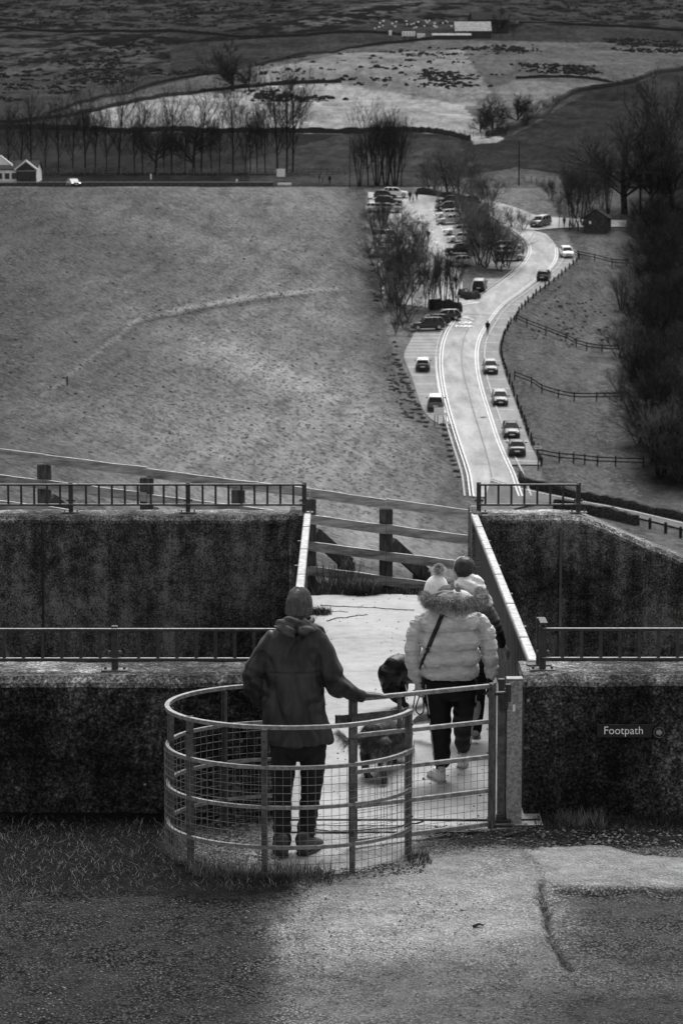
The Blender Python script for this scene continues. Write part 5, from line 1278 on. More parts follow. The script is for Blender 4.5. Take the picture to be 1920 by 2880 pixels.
def gate():
    A = Vector((1.005,17.50,0)); C = Vector((.075,17.02,0)); d = (C-A).normalized(); L = (C-A).length; rz = math.atan2(d.y, d.x)
    e = empty('gate', A, 'galvanised field gate leaf with mesh below, swung into the curved railing', 'gate', None, rz)
    zs = [.985,.745,.505,.275,.045]
    for k, z in enumerate(zs):
        b = MB(); b.bbox((L/2,0,z), (L,.028 if k else .032,.028), .003); b.build('rail', M_galv, e)
    for x, w in ((0,.055),(L,.062)):
        b = MB(); b.box((x,.0,.51), (w,.008,.99)); b.box((x+(w/2-.004)*(1 if x == 0 else 1),.025,.51), (.008,.05,.99)); b.bbox((x,0,.51), (.03,.03,.99), .003); b.build('stile', M_galvd, e)
    b = MB()
    x = .05
    while x < L-.03: b.tube([(x,-.02,.05),(x,-.02,.505)], .0017, 4, caps=False); x += .0505
    z = .09
    while z < .5: b.tube([(0,-.02,z),(L,-.02,z)], .0017, 4, caps=False); z += .0505
    b.build('wire_mesh', M_wire, e)
    b = MB(); b.bbox((L*.83,-.03,.852), (L*.50,.010,.062), .002); b.box((L*1.09,-.028,.852), (.03,.03,.07)); b.build('latch_bar', M_galvd, e)
    for x in (L*.96,L*.66): b = MB(); b.tube([(x,-.033,.857),(x,-.046,.857)], .009, 6); b.build('bolt', M_galv, e)
    b = MB(); b.box((L*.66,-.026,.865), (.024,.018,.215)); b.box((L*.60,-.024,.80), (.045,.012,.17)); b.build('latch_strap', M_galvd, e)
    b = MB(); b.tube([(-.0,0,.93),(-.10,.02,.93)], .014, 8); b.ball((.0,-.035,.915), (.022,.018,.022), 8, 6); b.tube([(-.11,.02,.87),(-.11,.02,.99)], .020, 10); b.build('hinge', M_dsteel, e)
    b = MB(); b.tube([(0,0,.03),(-.13,.05,.03)], .014, 8); b.build('hinge', M_dsteel, e)
gate()
def gatepost():
    e = empty('gatepost', (1.165,17.72,0), 'square galvanised gatepost against the wall end', 'post')
    b = MB(); b.bbox((0,0,.49), (.105,.09,1.0), .006); b.build('post', M_galv_m, e)
    b = MB(); b.bbox((0,0,.995), (.112,.095,.010), .003); b.build('cap', M_galv, e)
    b = MB(); b.bbox((-.082,.01,.46), (.058,.05,.86), .005); b.build('side_channel', M_galvd, e)
    b = MB(); b.bbox((-.075,-.03,.86), (.06,.07,.14), .006); b.tube([(-.09,-.05,.84),(-.09,-.05,.985)], .022, 10); b.tube([(-.09,-.05,.985),(-.09,-.05,1.0)], .026, 6); b.build('hinge_bracket', M_dsteel, e)
    b = MB(); b.bbox((-.10,-.03,.02), (.16,.09,.03), .004); b.tube([(-.1,-.05,.03),(-.1,-.05,.07)], .022, 8); b.build('lower_hinge', M_dsteel, e)
    b = MB(); b.bbox((-.005,-.047,.80), (.018,.006,.048), .002); b.build('tag', M_white, e)
t = NT('spangled_galvanised_steel'); c = t.coord(); vo = t.n('ShaderNodeTexVoronoi'); vo.inputs['Scale'].default_value = 75; t.l(c, vo.inputs['Vector']); bwn = t.n('ShaderNodeRGBToBW'); t.l(vo.outputs['Color'], bwn.inputs[0])
M_galv_m = t.out(t.ramp(bwn.outputs[0], [(.25, .15), (.7, .30)]), .55, None, metal=.5)
gatepost()

# ------------------------------------------------------------------ people and dogs
def limb(b, pts, rads, n=18, cap=True, side=Vector((1,0,0)), mod=None, sub=1):
    """closed tube along joints; rads entries: r or (r_side, r_depth); rounded ends"""
    pts = [Vector(p) for p in pts]; rads = [(r, r) if not hasattr(r, '__len__') else r for r in rads]
    if sub > 1:                         # Catmull-Rom through the joints
        P = []; Q = []; m = len(pts)
        for i in range(m-1):
            p0, p1, p2, p3 = pts[max(i-1,0)], pts[i], pts[i+1], pts[min(i+2,m-1)]
            for k in range(sub):
                t = k/sub; P.append(.5*((2*p1)+(p2-p0)*t+(2*p0-5*p1+4*p2-p3)*t*t+(3*p1-p0-3*p2+p3)*t**3)); s = t*t*(3-2*t)
                Q.append(tuple(rads[i][j]*(1-s)+rads[i+1][j]*s for j in (0,1)))
        P.append(pts[-1]); Q.append(rads[-1]); pts, rads = P, Q
    m = len(pts); rs = []; L = [0]
    for a, c in zip(pts[:-1], pts[1:]): L.append(L[-1]+(c-a).length)
    def ring(p, t, ra, rb, l):
        sx = side-t*side.dot(t)
        if sx.length < .2: sx = Vector((0,1,0))-t*t.y
        sx.normalize(); sy = t.cross(sx); o = []
        for k in range(n):
            a = 2*PI*k/n; q = mod(l/L[-1], a) if mod else 1.0; o.append(tuple(p+sx*(math.cos(a)*ra*q)+sy*(math.sin(a)*rb*q)))
        return o
    for i, p in enumerate(pts):
        t = (pts[min(i+1,m-1)]-pts[max(i-1,0)]).normalized()
        if i == 0 and cap:
            for a in (75, 45, 20): c = math.cos(math.radians(a)); rs.append(ring(p-t*min(rads[0])*math.sin(math.radians(a))*.8, t, rads[0][0]*c, rads[0][1]*c, 0))
        rs.append(ring(p, t, rads[i][0], rads[i][1], L[i]))
        if i == m-1 and cap:
            for a in (20, 45, 75): c = math.cos(math.radians(a)); rs.append(ring(p+t*min(rads[-1])*math.sin(math.radians(a))*.8, t, rads[-1][0]*c, rads[-1][1]*c, L[-1]))
    b.rings(rs)
def solid(b, name, mat, parent, voxel=.008, smooth=3, disp=None, origin=None):
    me = b.mesh('t'); import bmesh
    bm = bmesh.new(); bm.from_mesh(me); bmesh.ops.recalc_face_normals(bm, faces=bm.faces); bm.to_mesh(me); bm.free()
    o = bpy.data.objects.new('t', me); COL.objects.link(o)
    m = o.modifiers.new('r', 'REMESH'); m.mode = 'VOXEL'; m.voxel_size = voxel; m.use_smooth_shade = True
    if smooth: m = o.modifiers.new('s', 'SMOOTH'); m.factor = .5; m.iterations = smooth
    bpy.context.view_layer.update()
    out = bpy.data.meshes.new_from_object(o.evaluated_get(bpy.context.evaluated_depsgraph_get())); bpy.data.objects.remove(o)
    if disp:
        nv = len(out.vertices); co = np.zeros(nv*3, np.float32); no = np.zeros(nv*3, np.float32)
        out.vertices.foreach_get('co', co); out.vertices.foreach_get('normal', no); co = co.reshape(-1, 3); no = no.reshape(-1, 3)
        dd = np.array([disp(Vector(c)) for c in co.tolist()], np.float32)
        out.vertices.foreach_set('co', (co+no*dd[:,None]).ravel()); out.update()
    if origin is not None: out.transform(Matrix.Translation(-origin))
    out.materials.clear(); out.materials.append(mat); out.shade_smooth(); out.name = name
    ob = link(name, out, parent)
    return ob
def moved(o, org): o.data.transform(Matrix.Translation(-org)); return o
def hand(b, wrist, d, pn, size=1.0, curl=.35, thumb=1, spread=.12):
    """palm and five fingers; d: pointing direction, pn: palm normal (down for a hand laid flat)"""
    d = Vector(d).normalized(); pn = Vector(pn); pn = (pn-d*pn.dot(d)).normalized(); s = d.cross(pn)*thumb
    k = size; w = Vector(wrist)
    limb(b, [w, w+d*.045*k, w+d*.085*k], [(.026*k,.020*k),(.040*k,.017*k),(.041*k,.014*k)], 12, side=s)
    for i, (off, L, r) in enumerate(((.029,.070,.0095),(.010,.079,.010),(-.010,.073,.0095),(-.028,.058,.0085))):
        q = w+d*.083*k+s*off*k; dd = (d+s*(off*spread*20)).normalized(); pts = [q-dd*.02*k]; a = curl*.5; ang = 0
        pts.append(q)
        for f in (.45,.32,.25):
            v = dd*math.cos(ang+a*f*2)+pn*math.sin(ang+a*f*2); ang += curl*.9; q = q+v*L*k*f; pts.append(q)
        limb(b, pts, [r*k, r*k, r*.97*k, r*.9*k, r*.75*k], 8, side=s)
    q = w+d*.02*k+s*.030*k; t = (d*.75+s*.75+pn*.15).normalized(); t2 = (d+s*.25+pn*.3).normalized()
    limb(b, [q, q+t*.038*k, q+t*.038*k+t2*.030*k, q+t*.036*k+t2*.052*k], [.013*k,.0115*k,.0105*k,.008*k], 8, side=pn)
def head(b, c, fwd, up, k=1.0):
    f = Vector(fwd).normalized(); u = Vector(up); u = (u-f*u.dot(f)).normalized(); s = f.cross(u)
    M = Matrix((s, f, u)).transposed()
    P = lambda x, y, z: Vector(c)+s*x*k+f*y*k+u*z*k
    b.ball(P(0,-.01,.03), (.076*k,.096*k,.088*k), 20, 14, M); b.ball(P(0,.030,-.045), (.055*k,.062*k,.065*k), 16, 12, M)
    b.ball(P(0,.098,-.02), (.013*k,.020*k,.026*k), 10, 8, M); b.ball(P(0,.083,-.062), (.024*k,.012*k,.010*k), 10, 6, M); b.ball(P(0,.072,-.095), (.022*k,.020*k,.018*k), 10, 8, M)
    for q in (-1,1): b.ball(P(q*.078,-.005,-.012), (.010*k,.022*k,.032*k), 10, 8, M); b.ball(P(q*.030,.079,.005), (.014*k,.012*k,.010*k), 8, 6, M)
    limb(b, [P(0,-.015,-.03), P(0,-.03,-.17)], [.052*k,.060*k], 14)
def strands(name, roots, mat, parent, w, org=None, seed=3):
    """roots: list of (point, direction, length)"""
    r = random.Random(seed); V = []; Fc = []; k = 0
    for p, d, L in roots:
        d = Vector(d); side = d.cross(Vector((r.uniform(-1,1),r.uniform(-1,1),r.uniform(-1,1)))).normalized()*w
        q1 = p+d*L*.5+Vector((0,0,-.04*L)); q2 = p+d*L+Vector((0,0,-.25*L))
        if org is not None: p = p-org; q1 = q1-org; q2 = q2-org
        V += [tuple(p-side), tuple(p+side), tuple(q1+side*.8), tuple(q1-side*.8), tuple(q2)]; Fc += [(k,k+1,k+2,k+3),(k+3,k+2,k+4)]; k += 5
    b = MB(); b.add(V, Fc); return b.build(name, mat, parent, fix=False)
def surf_roots(ob, org, n, Lr, tilt, keep=None, seed=5):
    """strand roots scattered over a mesh's surface"""
    r = random.Random(seed); me = ob.data; out = []; polys = me.polygons; m = len(polys)
    while len(out) < n:
        p = polys[r.randrange(m)]; c = p.center+org
        if keep and not keep(c): 
            if r.random() < .02: n -= 0
            continue
        d = (p.normal*r.uniform(.35,.8)+tilt+Vector((r.uniform(-.35,.35),r.uniform(-.35,.35),r.uniform(-.3,.3)))).normalized()
        out.append((c-p.normal*.002, d, r.uniform(*Lr)))
    return out
def on_surface(ob, org, uv, lift):
    from mathutils.bvhtree import BVHTree
    t = BVHTree.FromPolygons([v.co+org for v in ob.data.vertices], [tuple(p.vertices) for p in ob.data.polygons]); o = Vector((0,0,ZC)); res = []
    for u, v in uv:
        d = Vector(ray(u, v)).normalized(); loc, nrm, i, dist = t.ray_cast(o, d)
        if loc is not None: res.append((loc+nrm*lift, nrm))
    return res
def ribbon(name, pts, w, th, mat, parent, org):
    b = MB(); V = []; F_ = []
    for i, (p, nr) in enumerate(pts):
        t = (pts[min(i+1,len(pts)-1)][0]-pts[max(i-1,0)][0]).normalized(); s = t.cross(nr).normalized()*w/2; n2 = nr*th
        V += [p-s, p-s+n2, p+s+n2, p+s]
    m = len(pts)
    for i in range(m-1):
        for k in range(4): l = (k+1)%4; F_.append((i*4+k, i*4+l, i*4+4+l, i*4+4+k))
    F_ += [(3,2,1,0), tuple((m-1)*4+k for k in range(4))]
    b.add([tuple(q-org) for q in V], F_); return b.build(name, mat, parent, True)
def fab(name, lo, hi, sc=60, rough=.85, bs=.35, bd=.002, st=(1,1,1)): return simple(name, lo, hi, sc, rough, bs, bd, 0, .25, st)
M_skin = fab('pale_skin', .30, .40, 20, .6, .1); M_skind = fab('shaded_skin', .05, .09, 20, .6, .1)
M_jack = fab('dark_waxed_jacket', .009, .036, 14, .45, .5, .004, (1,1,.35)); M_jackh = fab('jacket_hood_cloth', .03, .075, 16, .5, .5, .004)
M_trou = fab('dark_cord_trousers', .008, .018, 20, .8, .5, .004, (1,1,.3)); M_knit = simple('grey_knit_wool', .05, .10, 90, .95, .8, .003, 0, .1, (1,1,.25)); M_glove = fab('dark_glove', .02, .045, 40, .7)
M_boot = fab('walking_boot', .025, .06, 25, .6); M_puff = simple('pale_puffer_nylon', .40, .58, 9, .42, .9, .012, 0, .4, (1,1,2.6), 5)
M_pknit = simple('pale_knit_hat', .62, .80, 80, .95, .8, .003, 0, .1, (1,1,.2)); M_fur = fab('mottled_fur', .10, .42, 25, .9); M_furl = fab('pale_bobble_fur', .30, .7, 25, .9); M_furd = fab('dark_fur_base', .05, .14, 30, .9)
M_blk = fab('black_trousers', .003, .006, 20, .7); M_strp = fab('reflective_stripe', .30, .5, 20, .4); M_shoe = fab('white_trainer', .5, .75, 22, .6); M_hoodin = fab('grey_hood_lining', .10, .17, 20, .8)
M_dpuff = simple('black_padded_nylon', .008, .016, 9, .4, .8, .012, 0, .5, (1,1,2.6), 5); M_hair = fab('dark_brown_hair', .012, .035, 60, .5, .5, .003, (1,1,.2)); M_phood = simple('white_puffer_hood', .6, .8, 9, .5, .7, .01, 0, .3)
M_dog = fab('dark_dog_coat', .014, .055, 12, .5, .5, .006); M_dogf = fab('silky_feathering', .10, .38, 20, .45); M_dogb = fab('black_dog_coat', .006, .014, 12, .45, .4, .005)
N3 = lambda p, s, o=0: mnoise.noise(Vector((p[0]*s[0]+o, p[1]*s[1]+o, p[2]*s[2]-o)))

def man():
    Y = 16.9; org = G(828, 2408); J = lambda u, v, dy=0: W(u, v, Y+dy)
    b = MB(); hc = J(842, 1702, .02)
    head(b, hc, (.12,1,-.08), (.02,0,1), .98)
    limb(b, [J(836,1790), J(830,1900), J(832,2010), J(836,2095)], [(.13,.085),(.13,.09),(.125,.09),(.13,.09)], sub=2)
    wr = J(1022, 1956, .12); rail = Vector((J(1035,1960).x, 17.06, 1.01))
    limb(b, [J(892,1812), J(932,1918,-.03), wr], [.045,.038,.028]); 
    hand(b, wr+Vector((-.01,0,.006)), (1,.25,-.03), (0,0,-1), 1.0, .22, thumb=1)
    wl = J(752, 1978, .17); limb(b, [J(762,1812), J(716,1922,-.02), wl], [.045,.038,.028]); hand(b, wl, (.75,.5,-.1), (0,.2,-1), 1.0, .6, thumb=-1)
    limb(b, [J(800,2085), J(797,2160,.01), J(794,2235,.03), J(793,2310,.02), J(795,2378,.0)], [.06,.05,.04,.035,.03], sub=2); limb(b, [J(876,2085), J(880,2160,.02), J(874,2235,.05), J(864,2310,.05), J(853,2374,.03)], [.06,.05,.04,.035,.03], sub=2)
    e = solid(b, 'person', M_skind, None, .0055, 2, origin=org); e.location = org
    tag(e, 'man in a dark jacket and beanie, one hand resting on the gate', 'person')
    # jacket
    b = MB(); R_ = [(1752,797,880,.075),(1768,775,905,.10),(1790,752,918,.125),(1830,738,918,.14),(1880,738,910,.15),(1940,738,908,.155),(2000,738,914,.165),(2050,740,928,.175),(2088,744,938,.185)]
    rs = []
    for i, (v, a, c, dp) in enumerate(R_):
        p = J((a+c)/2, v, .01); w = (c-a)/2/435; tilt = (v-1750)/350*.0
        rs.append([(p.x+math.copysign(abs(math.cos(t))**.85, math.cos(t))*w, p.y+math.copysign(abs(math.sin(t))**.85, math.sin(t))*dp, p.z+math.cos(t)*(.008 if i > 6 else 0)) for t in [2*PI*k/40 for k in range(40)]])
    b.rings(rs)
    limb(b, [J(768,1800,.0), J(745,1840,-.01), J(722,1885,-.02), J(713,1925,-.015), J(728,1955,.07), J(750,1982,.15)], [.068,.082,.078,.070,.062,.055], sub=3)
    limb(b, [J(893,1800), J(908,1840,-.01), J(925,1888,-.02), J(945,1922,0), J(978,1942,.06), J(1014,1958,.11)], [.070,.085,.082,.074,.062,.048], sub=3)
    lE, rE = J(713,1925,-.015), J(945,1922)
    zc = J(830,1900).z
    def dj(p):
        d = .016*N3(p, (9,6,2.2), 3)+.010*N3(p, (20,14,7), 1)
        d += -.006*math.exp(-((p.x-J(818,1900).x-.01*math.sin(p.z*6))/.010)**2)*(p.z > zc-.15)*(p.z < zc+.25)*.6
        d += -.0045*math.exp(-((p.z-J(830,1885).z)/.006)**2)*(abs(p.x-J(828,1885).x) < .16)
        for E in (lE, rE):
            r = (p-E).length
            if r < .2: d += .011*math.sin((p.z+.55*(p.x-E.x))*62+2*N3(p,(8,8,8)))*math.exp(-(r/.11)**2)
        a = abs(N3(p, (6,5,3), 9)); d -= .010*max(0, .12-a)/.12
        return d
    solid(b, 'jacket', M_jack, e, .0065, 3, dj, org)
    # collar and the hood folded down the back
    b = MB(); c = J(838,1752,.02)
    ring = [(c.x+.083*math.cos(t), c.y+.085*math.sin(t), c.z+.012*math.cos(t)+.01*math.sin(t)) for t in [2*PI*k/24 for k in range(24)]]
    b.tube(ring, .026, 10, closed=True)
    limb(b, [J(782,1752,-.09), J(812,1748,-.12), J(850,1750,-.12), J(885,1768,-.08)], [.022,.034,.030,.018], sub=3)
    limb(b, [J(790,1765,-.115), J(815,1778,-.155), J(850,1772,-.14), J(880,1772,-.10)], [.030,.036,.032,.018], sub=3)
    limb(b, [J(808,1768,-.13), J(813,1790,-.14), J(816,1800,-.13)], [(.052,.030),(.030,.022),(.012,.012)], sub=3)
    solid(b, 'hood', M_jackh, e, .0055, 2, lambda p: .006*N3(p,(24,24,30))+.004*math.sin(p.z*110+p.x*60), org)
    # beanie
    b = MB(); h0 = J(841, 1706, .0); rs = []
    for k, (dz, r) in enumerate(((-.052,.083),(-.045,.089),(-.02,.0895),(-.001,.0885),(.002,.0855),(.02,.086),(.045,.083),(.07,.076),(.09,.066),(.105,.052),(.116,.036),(.122,.018),(.124,.004))):
        rs.append([(h0.x+r*1.0*math.cos(t)+(dz+.05)*.02, h0.y+r*1.12*math.sin(t)-.006, h0.z+dz+.010*math.cos(2*t+1)*(dz > .08)) for t in [2*PI*i/28 for i in range(28)]])
    b.rings(rs); solid(b, 'beanie', M_knit, e, .005, 1, lambda p: .004*N3(p,(30,30,10))+(.006*N3(p,(14,14,14),2) if p.z > h0.z+.06 else 0), org)
    # trousers
    b = MB()
    limb(b, [J(838,2062), J(836,2100)], [(.165,.115),(.17,.12)], 24)
    limb(b, [J(800,2085), J(797,2160,.01), J(794,2235,.03), J(793,2310,.02), J(795,2378,.0)], [(.092,.10),(.080,.088),(.064,.07),(.060,.066),(.058,.064)], sub=3)
    limb(b, [J(876,2085), J(880,2160,.02), J(874,2235,.05), J(864,2310,.05), J(853,2374,.03)], [(.094,.10),(.080,.088),(.068,.072),(.062,.066),(.058,.064)], sub=3)
    def dt(p): return .008*N3(p,(14,12,5))+.004*math.sin(p.z*85+4*N3(p,(6,6,3)))*(1 if p.z < .35 else .35)
    solid(b, 'trousers', M_trou, e, .0065, 3, dt, org)
    for (u, v, d) in ((792,2408,(-.14,1)),(858,2402,(.42,.9))):
        g_ = G(u, v); b = MB(); dd = Vector((d[0],d[1],0)).normalized(); s = Vector((dd.y,-dd.x,0))
        limb(b, [g_-dd*.05+Vector((0,0,.055)), g_+dd*.04+Vector((0,0,.06)), g_+dd*.13+Vector((0,0,.045)), g_+dd*.20+Vector((0,0,.034))], [(.040,.050),(.044,.054),(.047,.040),(.036,.026)], side=s, sub=3)
        limb(b, [g_-dd*.03+Vector((0,0,.05)), g_-dd*.03+Vector((0,0,.12))], [.042,.045])
        bo = solid(b, 'boot', M_boot, e, .006, 2, None, org)
        b = MB(); limb(b, [g_-dd*.05+Vector((0,0,.012)), g_+dd*.08+Vector((0,0,.012)), g_+dd*.20+Vector((0,0,.012))], [(.042,.013),(.048,.013),(.034,.012)], side=s, sub=2); moved(b.build('sole', M_black, bo, True), org)
man()

def puff(nq, amp, seed=0):
    def f(t, a):
        q = abs(math.sin(PI*(t*nq+.05*math.sin(a+seed)))); return 1+amp*(q**.55-.75)
    return f
def woman():
    Y = 18.98; org = G(1262, 2190); J = lambda u, v, dy=0: W(u, v, Y+dy); k = 393
    b = MB(); head(b, J(1230,1668,.06), (-.25,1,-.35), (0,.2,1), .93)
    limb(b, [J(1262,1740), J(1262,1830), J(1264,1900)], [(.13,.09),(.12,.09),(.13,.10)], sub=2)
    wl = J(1174,1922,.03); limb(b, [J(1195,1745), J(1160,1830,-.02), wl], [.042,.034,.024]); hand(b, wl, (-.02,.08,-1), (.9,.5,0), .86, 1.05, thumb=1)
    wr = J(1379,1902,.03); limb(b, [J(1345,1750), J(1375,1830,-.02), wr], [.042,.034,.024])
    limb(b, [J(1232,1900), J(1234,1990,.03), J(1238,2050,.02), J(1241,2110), J(1241,2165,-.05)], [.06,.05,.04,.03,.028], sub=2); limb(b, [J(1300,1900), J(1305,1980,.09), J(1303,2030,.2), J(1301,2075,.32), J(1300,2130,.45)], [.06,.05,.04,.03,.028], sub=2)
    e = solid(b, 'person', M_skin, None, .0055, 2, origin=org); e.location = org
    tag(e, 'woman in pale puffer coat with fur-edged hood and bobble hat, holding a dog lead', 'person')
    b = MB(); hand(b, wr, (-.05,.12,-1), (-.9,.5,0), .95, .45, thumb=-1); solid(b, 'glove', M_glove, e, .005, 2, None, org)
    # quilted coat
    b = MB(); rs = []; R_ = [(1700,1218,1318,.10),(1722,1190,1340,.13),(1745,1178,1350,.155),(1790,1180,1350,.17),(1830,1184,1349,.175),(1870,1183,1346,.18),(1895,1186,1342,.18),(1904,1194,1336,.165)]
    vs = np.linspace(1700, 1904, 84); seams = [1712,1770,1822,1866,1908]
    for v in vs:
        a = np.interp(v, [q[0] for q in R_], [q[1] for q in R_]); c = np.interp(v, [q[0] for q in R_], [q[2] for q in R_]); dp = np.interp(v, [q[0] for q in R_], [q[3] for q in R_])
        p = J((a+c)/2, v, .02); w = (c-a)/2/k; ring = []
        for i in range(64):
            t = 2*PI*i/64; vv = v+5*math.sin(t*1.0+.6)+2.5*math.sin(3*t+v*.01); j = max([s for s in [1680]+seams if s <= vv] or [1680]); nx = min([s for s in seams+[1930] if s > vv])
            q = math.sin(PI*min(1,max(0,(vv-j)/(nx-j))))**.55; m = (q-.75)*.046
            ring.append((p.x+math.copysign(abs(math.cos(t))**.8, math.cos(t))*(w+m), p.y+math.copysign(abs(math.sin(t))**.8, math.sin(t))*(dp+m), p.z))
        rs.append(ring)
    b.rings(rs)
    limb(b, [J(1192,1738), J(1170,1768,-.01), J(1160,1810,-.02), J(1159,1850,-.01), J(1166,1888,.02), J(1172,1912,.03)], [.052,.060,.057,.056,.052,.044], 32, mod=puff(5.0,.28), sub=9)
    limb(b, [J(1340,1738), J(1362,1768,-.01), J(1374,1810,-.02), J(1378,1850,-.01), J(1380,1880,.02), J(1379,1900,.03)], [.054,.064,.060,.057,.052,.046], 32, mod=puff(5.0,.28,2), sub=9)
    def dj(p):
        fine = N3(p,(34,34,9),2); a = .006*fine+.004*N3(p,(9,9,12),5)+.005*N3(p,(22,18,60),7)-.005*max(0,.10-abs(N3(p,(9,9,24),3)))/.10
        return a
    ck = solid(b, 'puffer_coat', M_puff, e, .0058, 1, dj, org)
    # hood cloth, lining, fur trim
    b = MB(); limb(b, [J(1222,1694,-.09), J(1254,1684,-.13), J(1292,1680,-.14), J(1327,1692,-.10)], [(.04,.035),(.05,.06),(.05,.06),(.04,.035)], sub=3); limb(b, [J(1228,1700,-.14), J(1280,1712,-.17), J(1322,1706,-.14)], [(.045,.05),(.065,.075),(.045,.05)], sub=3)
    hd = solid(b, 'hood', M_puff, e, .006, 2, lambda p: .005*N3(p,(18,18,26)), org)
    b = MB(); limb(b, [J(1222,1676,-.07), J(1252,1660,-.10), J(1284,1656,-.10), J(1312,1670,-.06)], [(.020,.035),(.028,.05),(.028,.05),(.018,.03)], sub=3); solid(b, 'hood_lining', M_hoodin, hd, .006, 2, lambda p: .004*N3(p,(30,20,40)), org)
    b = MB(); limb(b, [J(1212,1674,-.10), J(1243,1664,-.155), J(1282,1667,-.16), J(1320,1678,-.12)], [.006,.007,.007,.006], 8, sub=4); moved(b.build('hood_edge', M_strp, hd, True), org)
    b = MB(); P = [J(1192,1672,-.05), J(1204,1690,-.13), J(1232,1698,-.18), J(1270,1700,-.20), J(1310,1700,-.18), J(1342,1692,-.12), J(1356,1676,-.04), J(1345,1662,.02)]
    limb(b, P, [.030,.040,.046,.048,.048,.046,.038,.028], sub=4); fr = solid(b, 'fur_trim', M_furd, hd, .007, 2, None, org)
    strands('fur', surf_roots(fr, org, 5200, (.018,.042), Vector((.12,-.15,-.35))), M_fur, fr, .0013, org)
    # hat with a fur bobble
    b = MB(); h0 = J(1226,1674,.0); rs = []
    for dz, r, dx in ((-.05,.094,0),(-.03,.099,0),(.0,.099,0),(.012,.094,0),(.04,.090,.002),(.075,.083,.002),(.105,.071,.003),(.128,.052,.005),(.145,.027,.007),(.15,.004,.008)):
        rs.append([(h0.x+dx+r*math.cos(t)*(1+.012*math.cos(t*26)), h0.y+r*1.08*math.sin(t)*(1+.012*math.cos(t*26)), h0.z+dz) for t in [2*PI*i/104 for i in range(104)]])
    b.rings(rs); ht = moved(b.build('bobble_hat', M_pknit, e, True), org)
    b = MB(); b.ball(J(1234,1601,.0), (.034,.034,.034), 14, 10); pm = moved(b.build('bobble', M_fur, ht, True), org)
    rr = random.Random(4); c = J(1234,1601,.0); strands('fur', [(c+d*.026, d, rr.uniform(.018,.034)) for d in [Vector((rr.gauss(0,1),rr.gauss(0,1),rr.gauss(0,1)+.2)).normalized() for _ in range(1500)]], M_furl, pm, .0012, org)
    # trousers with a pale side stripe, trainers
    b = MB(); limb(b, [J(1264,1880,.02), J(1264,1930,.02)], [(.165,.125),(.178,.14)], 24)
    Lg = [J(1228,1925,.02), J(1234,1990,.03), J(1238,2050,.02), J(1241,2110,-.0), J(1243,2142,-.02)]; Rg = [J(1302,1925,.02), J(1305,1980,.09), J(1303,2030,.2), J(1301,2075,.32), J(1301,2098,.38)]
    limb(b, Lg, [(.102,.11),(.09,.10),(.078,.085),(.066,.07),(.060,.062)], sub=3); limb(b, Rg, [(.102,.11),(.088,.10),(.076,.085),(.064,.07),(.058,.06)], sub=3)
    tr = solid(b, 'trousers', M_blk, e, .007, 3, lambda p: .007*N3(p,(14,12,6))+.003*math.sin(p.z*70+3*N3(p,(5,5,3))), org)
    for uv in ([(1192,1925),(1196,1960),(1201,2000),(1205,2040),(1210,2080),(1214,2120),(1216,2142)], [(1344,1925),(1341,1970),(1337,2010),(1331,2050),(1326,2090)]):
        pts = on_surface(tr, org, [(u+(5 if u < 1262 else -5), v) for u, v in uv], .001)
        if len(pts) > 2: ribbon('side_stripe', pts, .014, .003, M_strp, tr, org)
    for (u, v, dd, z, pitch) in ((1232,2196,(-.35,1),0,0),(1300,2160,(.1,1),.035,.3)):
        g_ = G(u, v, z) if z == 0 else W(u, v, 19.45); dv = Vector((dd[0],dd[1],-pitch)).normalized(); s = Vector((dd[1],-dd[0],0)).normalized(); up = Vector((0,0,1))
        b = MB(); limb(b, [g_-dv*.06+up*.045, g_+dv*.02+up*.052, g_+dv*.09+up*.04, g_+dv*.15+up*.028], [(.036,.045),(.040,.050),(.044,.038),(.034,.024)], side=s, sub=3); limb(b, [g_-dv*.04+up*.05, g_-dv*.045+up*.09], [.036,.038])
        sh = solid(b, 'trainer', M_shoe, e, .005, 2, lambda p: .0015*math.sin(p.z*300), org)
        b = MB(); limb(b, [g_-dv*.06+up*.010, g_+dv*.05+up*.010, g_+dv*.15+up*.010], [(.040,.013),(.046,.013),(.034,.012)], side=s, sub=2); moved(b.build('sole', M_strp, sh, True), org)
        b = MB(); limb(b, [g_-dv*.04+up*.08, g_-dv*.045+up*.15], [.034,.036]); moved(b.build('sock', M_blk, e, True), org)
    pts = on_surface(ck, org, [(1246-66*t, 1722+158*t) for t in np.linspace(0,1,26)], .002); ribbon('bag_strap', pts, .032, .004, M_black, e, org)
    # dog lead: loop hanging from the hand
    h = J(1180,1938,.07); lo = empty('dog_lead', h, 'black dog lead looped from the woman in the pale coat down to the dogs', 'dog lead')
    def lp(uv, dy=.05): return [J(u, v, dy)-h for u, v in uv]
    def strap(b, P, w=.018, t=.004, closed=False):
        P = [Vector(p) for p in P]; Q = []; m = len(P)
        for i in range(m-1):
            p0, p1, p2, p3 = P[max(i-1,0)], P[i], P[i+1], P[min(i+2,m-1)]
            for q in range(5): u = q/5; Q.append(.5*((2*p1)+(p2-p0)*u+(2*p0-5*p1+4*p2-p3)*u*u+(3*p1-p0-3*p2+p3)*u**3))
        Q.append(P[-1]); b.sweep(Q, [(-t,-w/2),(-t,w/2),(t,w/2),(t,-w/2)], up=Vector((0,1,0)))
    b = MB(); strap(b, lp([(1184,1935),(1178,1960),(1170,1985),(1170,2000),(1180,2009),(1190,2000),(1190,1978),(1187,1955),(1186,1937)])); b.build('hand_loop', M_black, lo, fix=True)
    b = MB(); P = [J(1166,1940,.05)-h, J(1150,1950,.5)-h, W(1146,1955,20.6)-h, W(1140,1925,21.5)-h]; strap(b, P, .016); b.build('strap', M_black, lo)
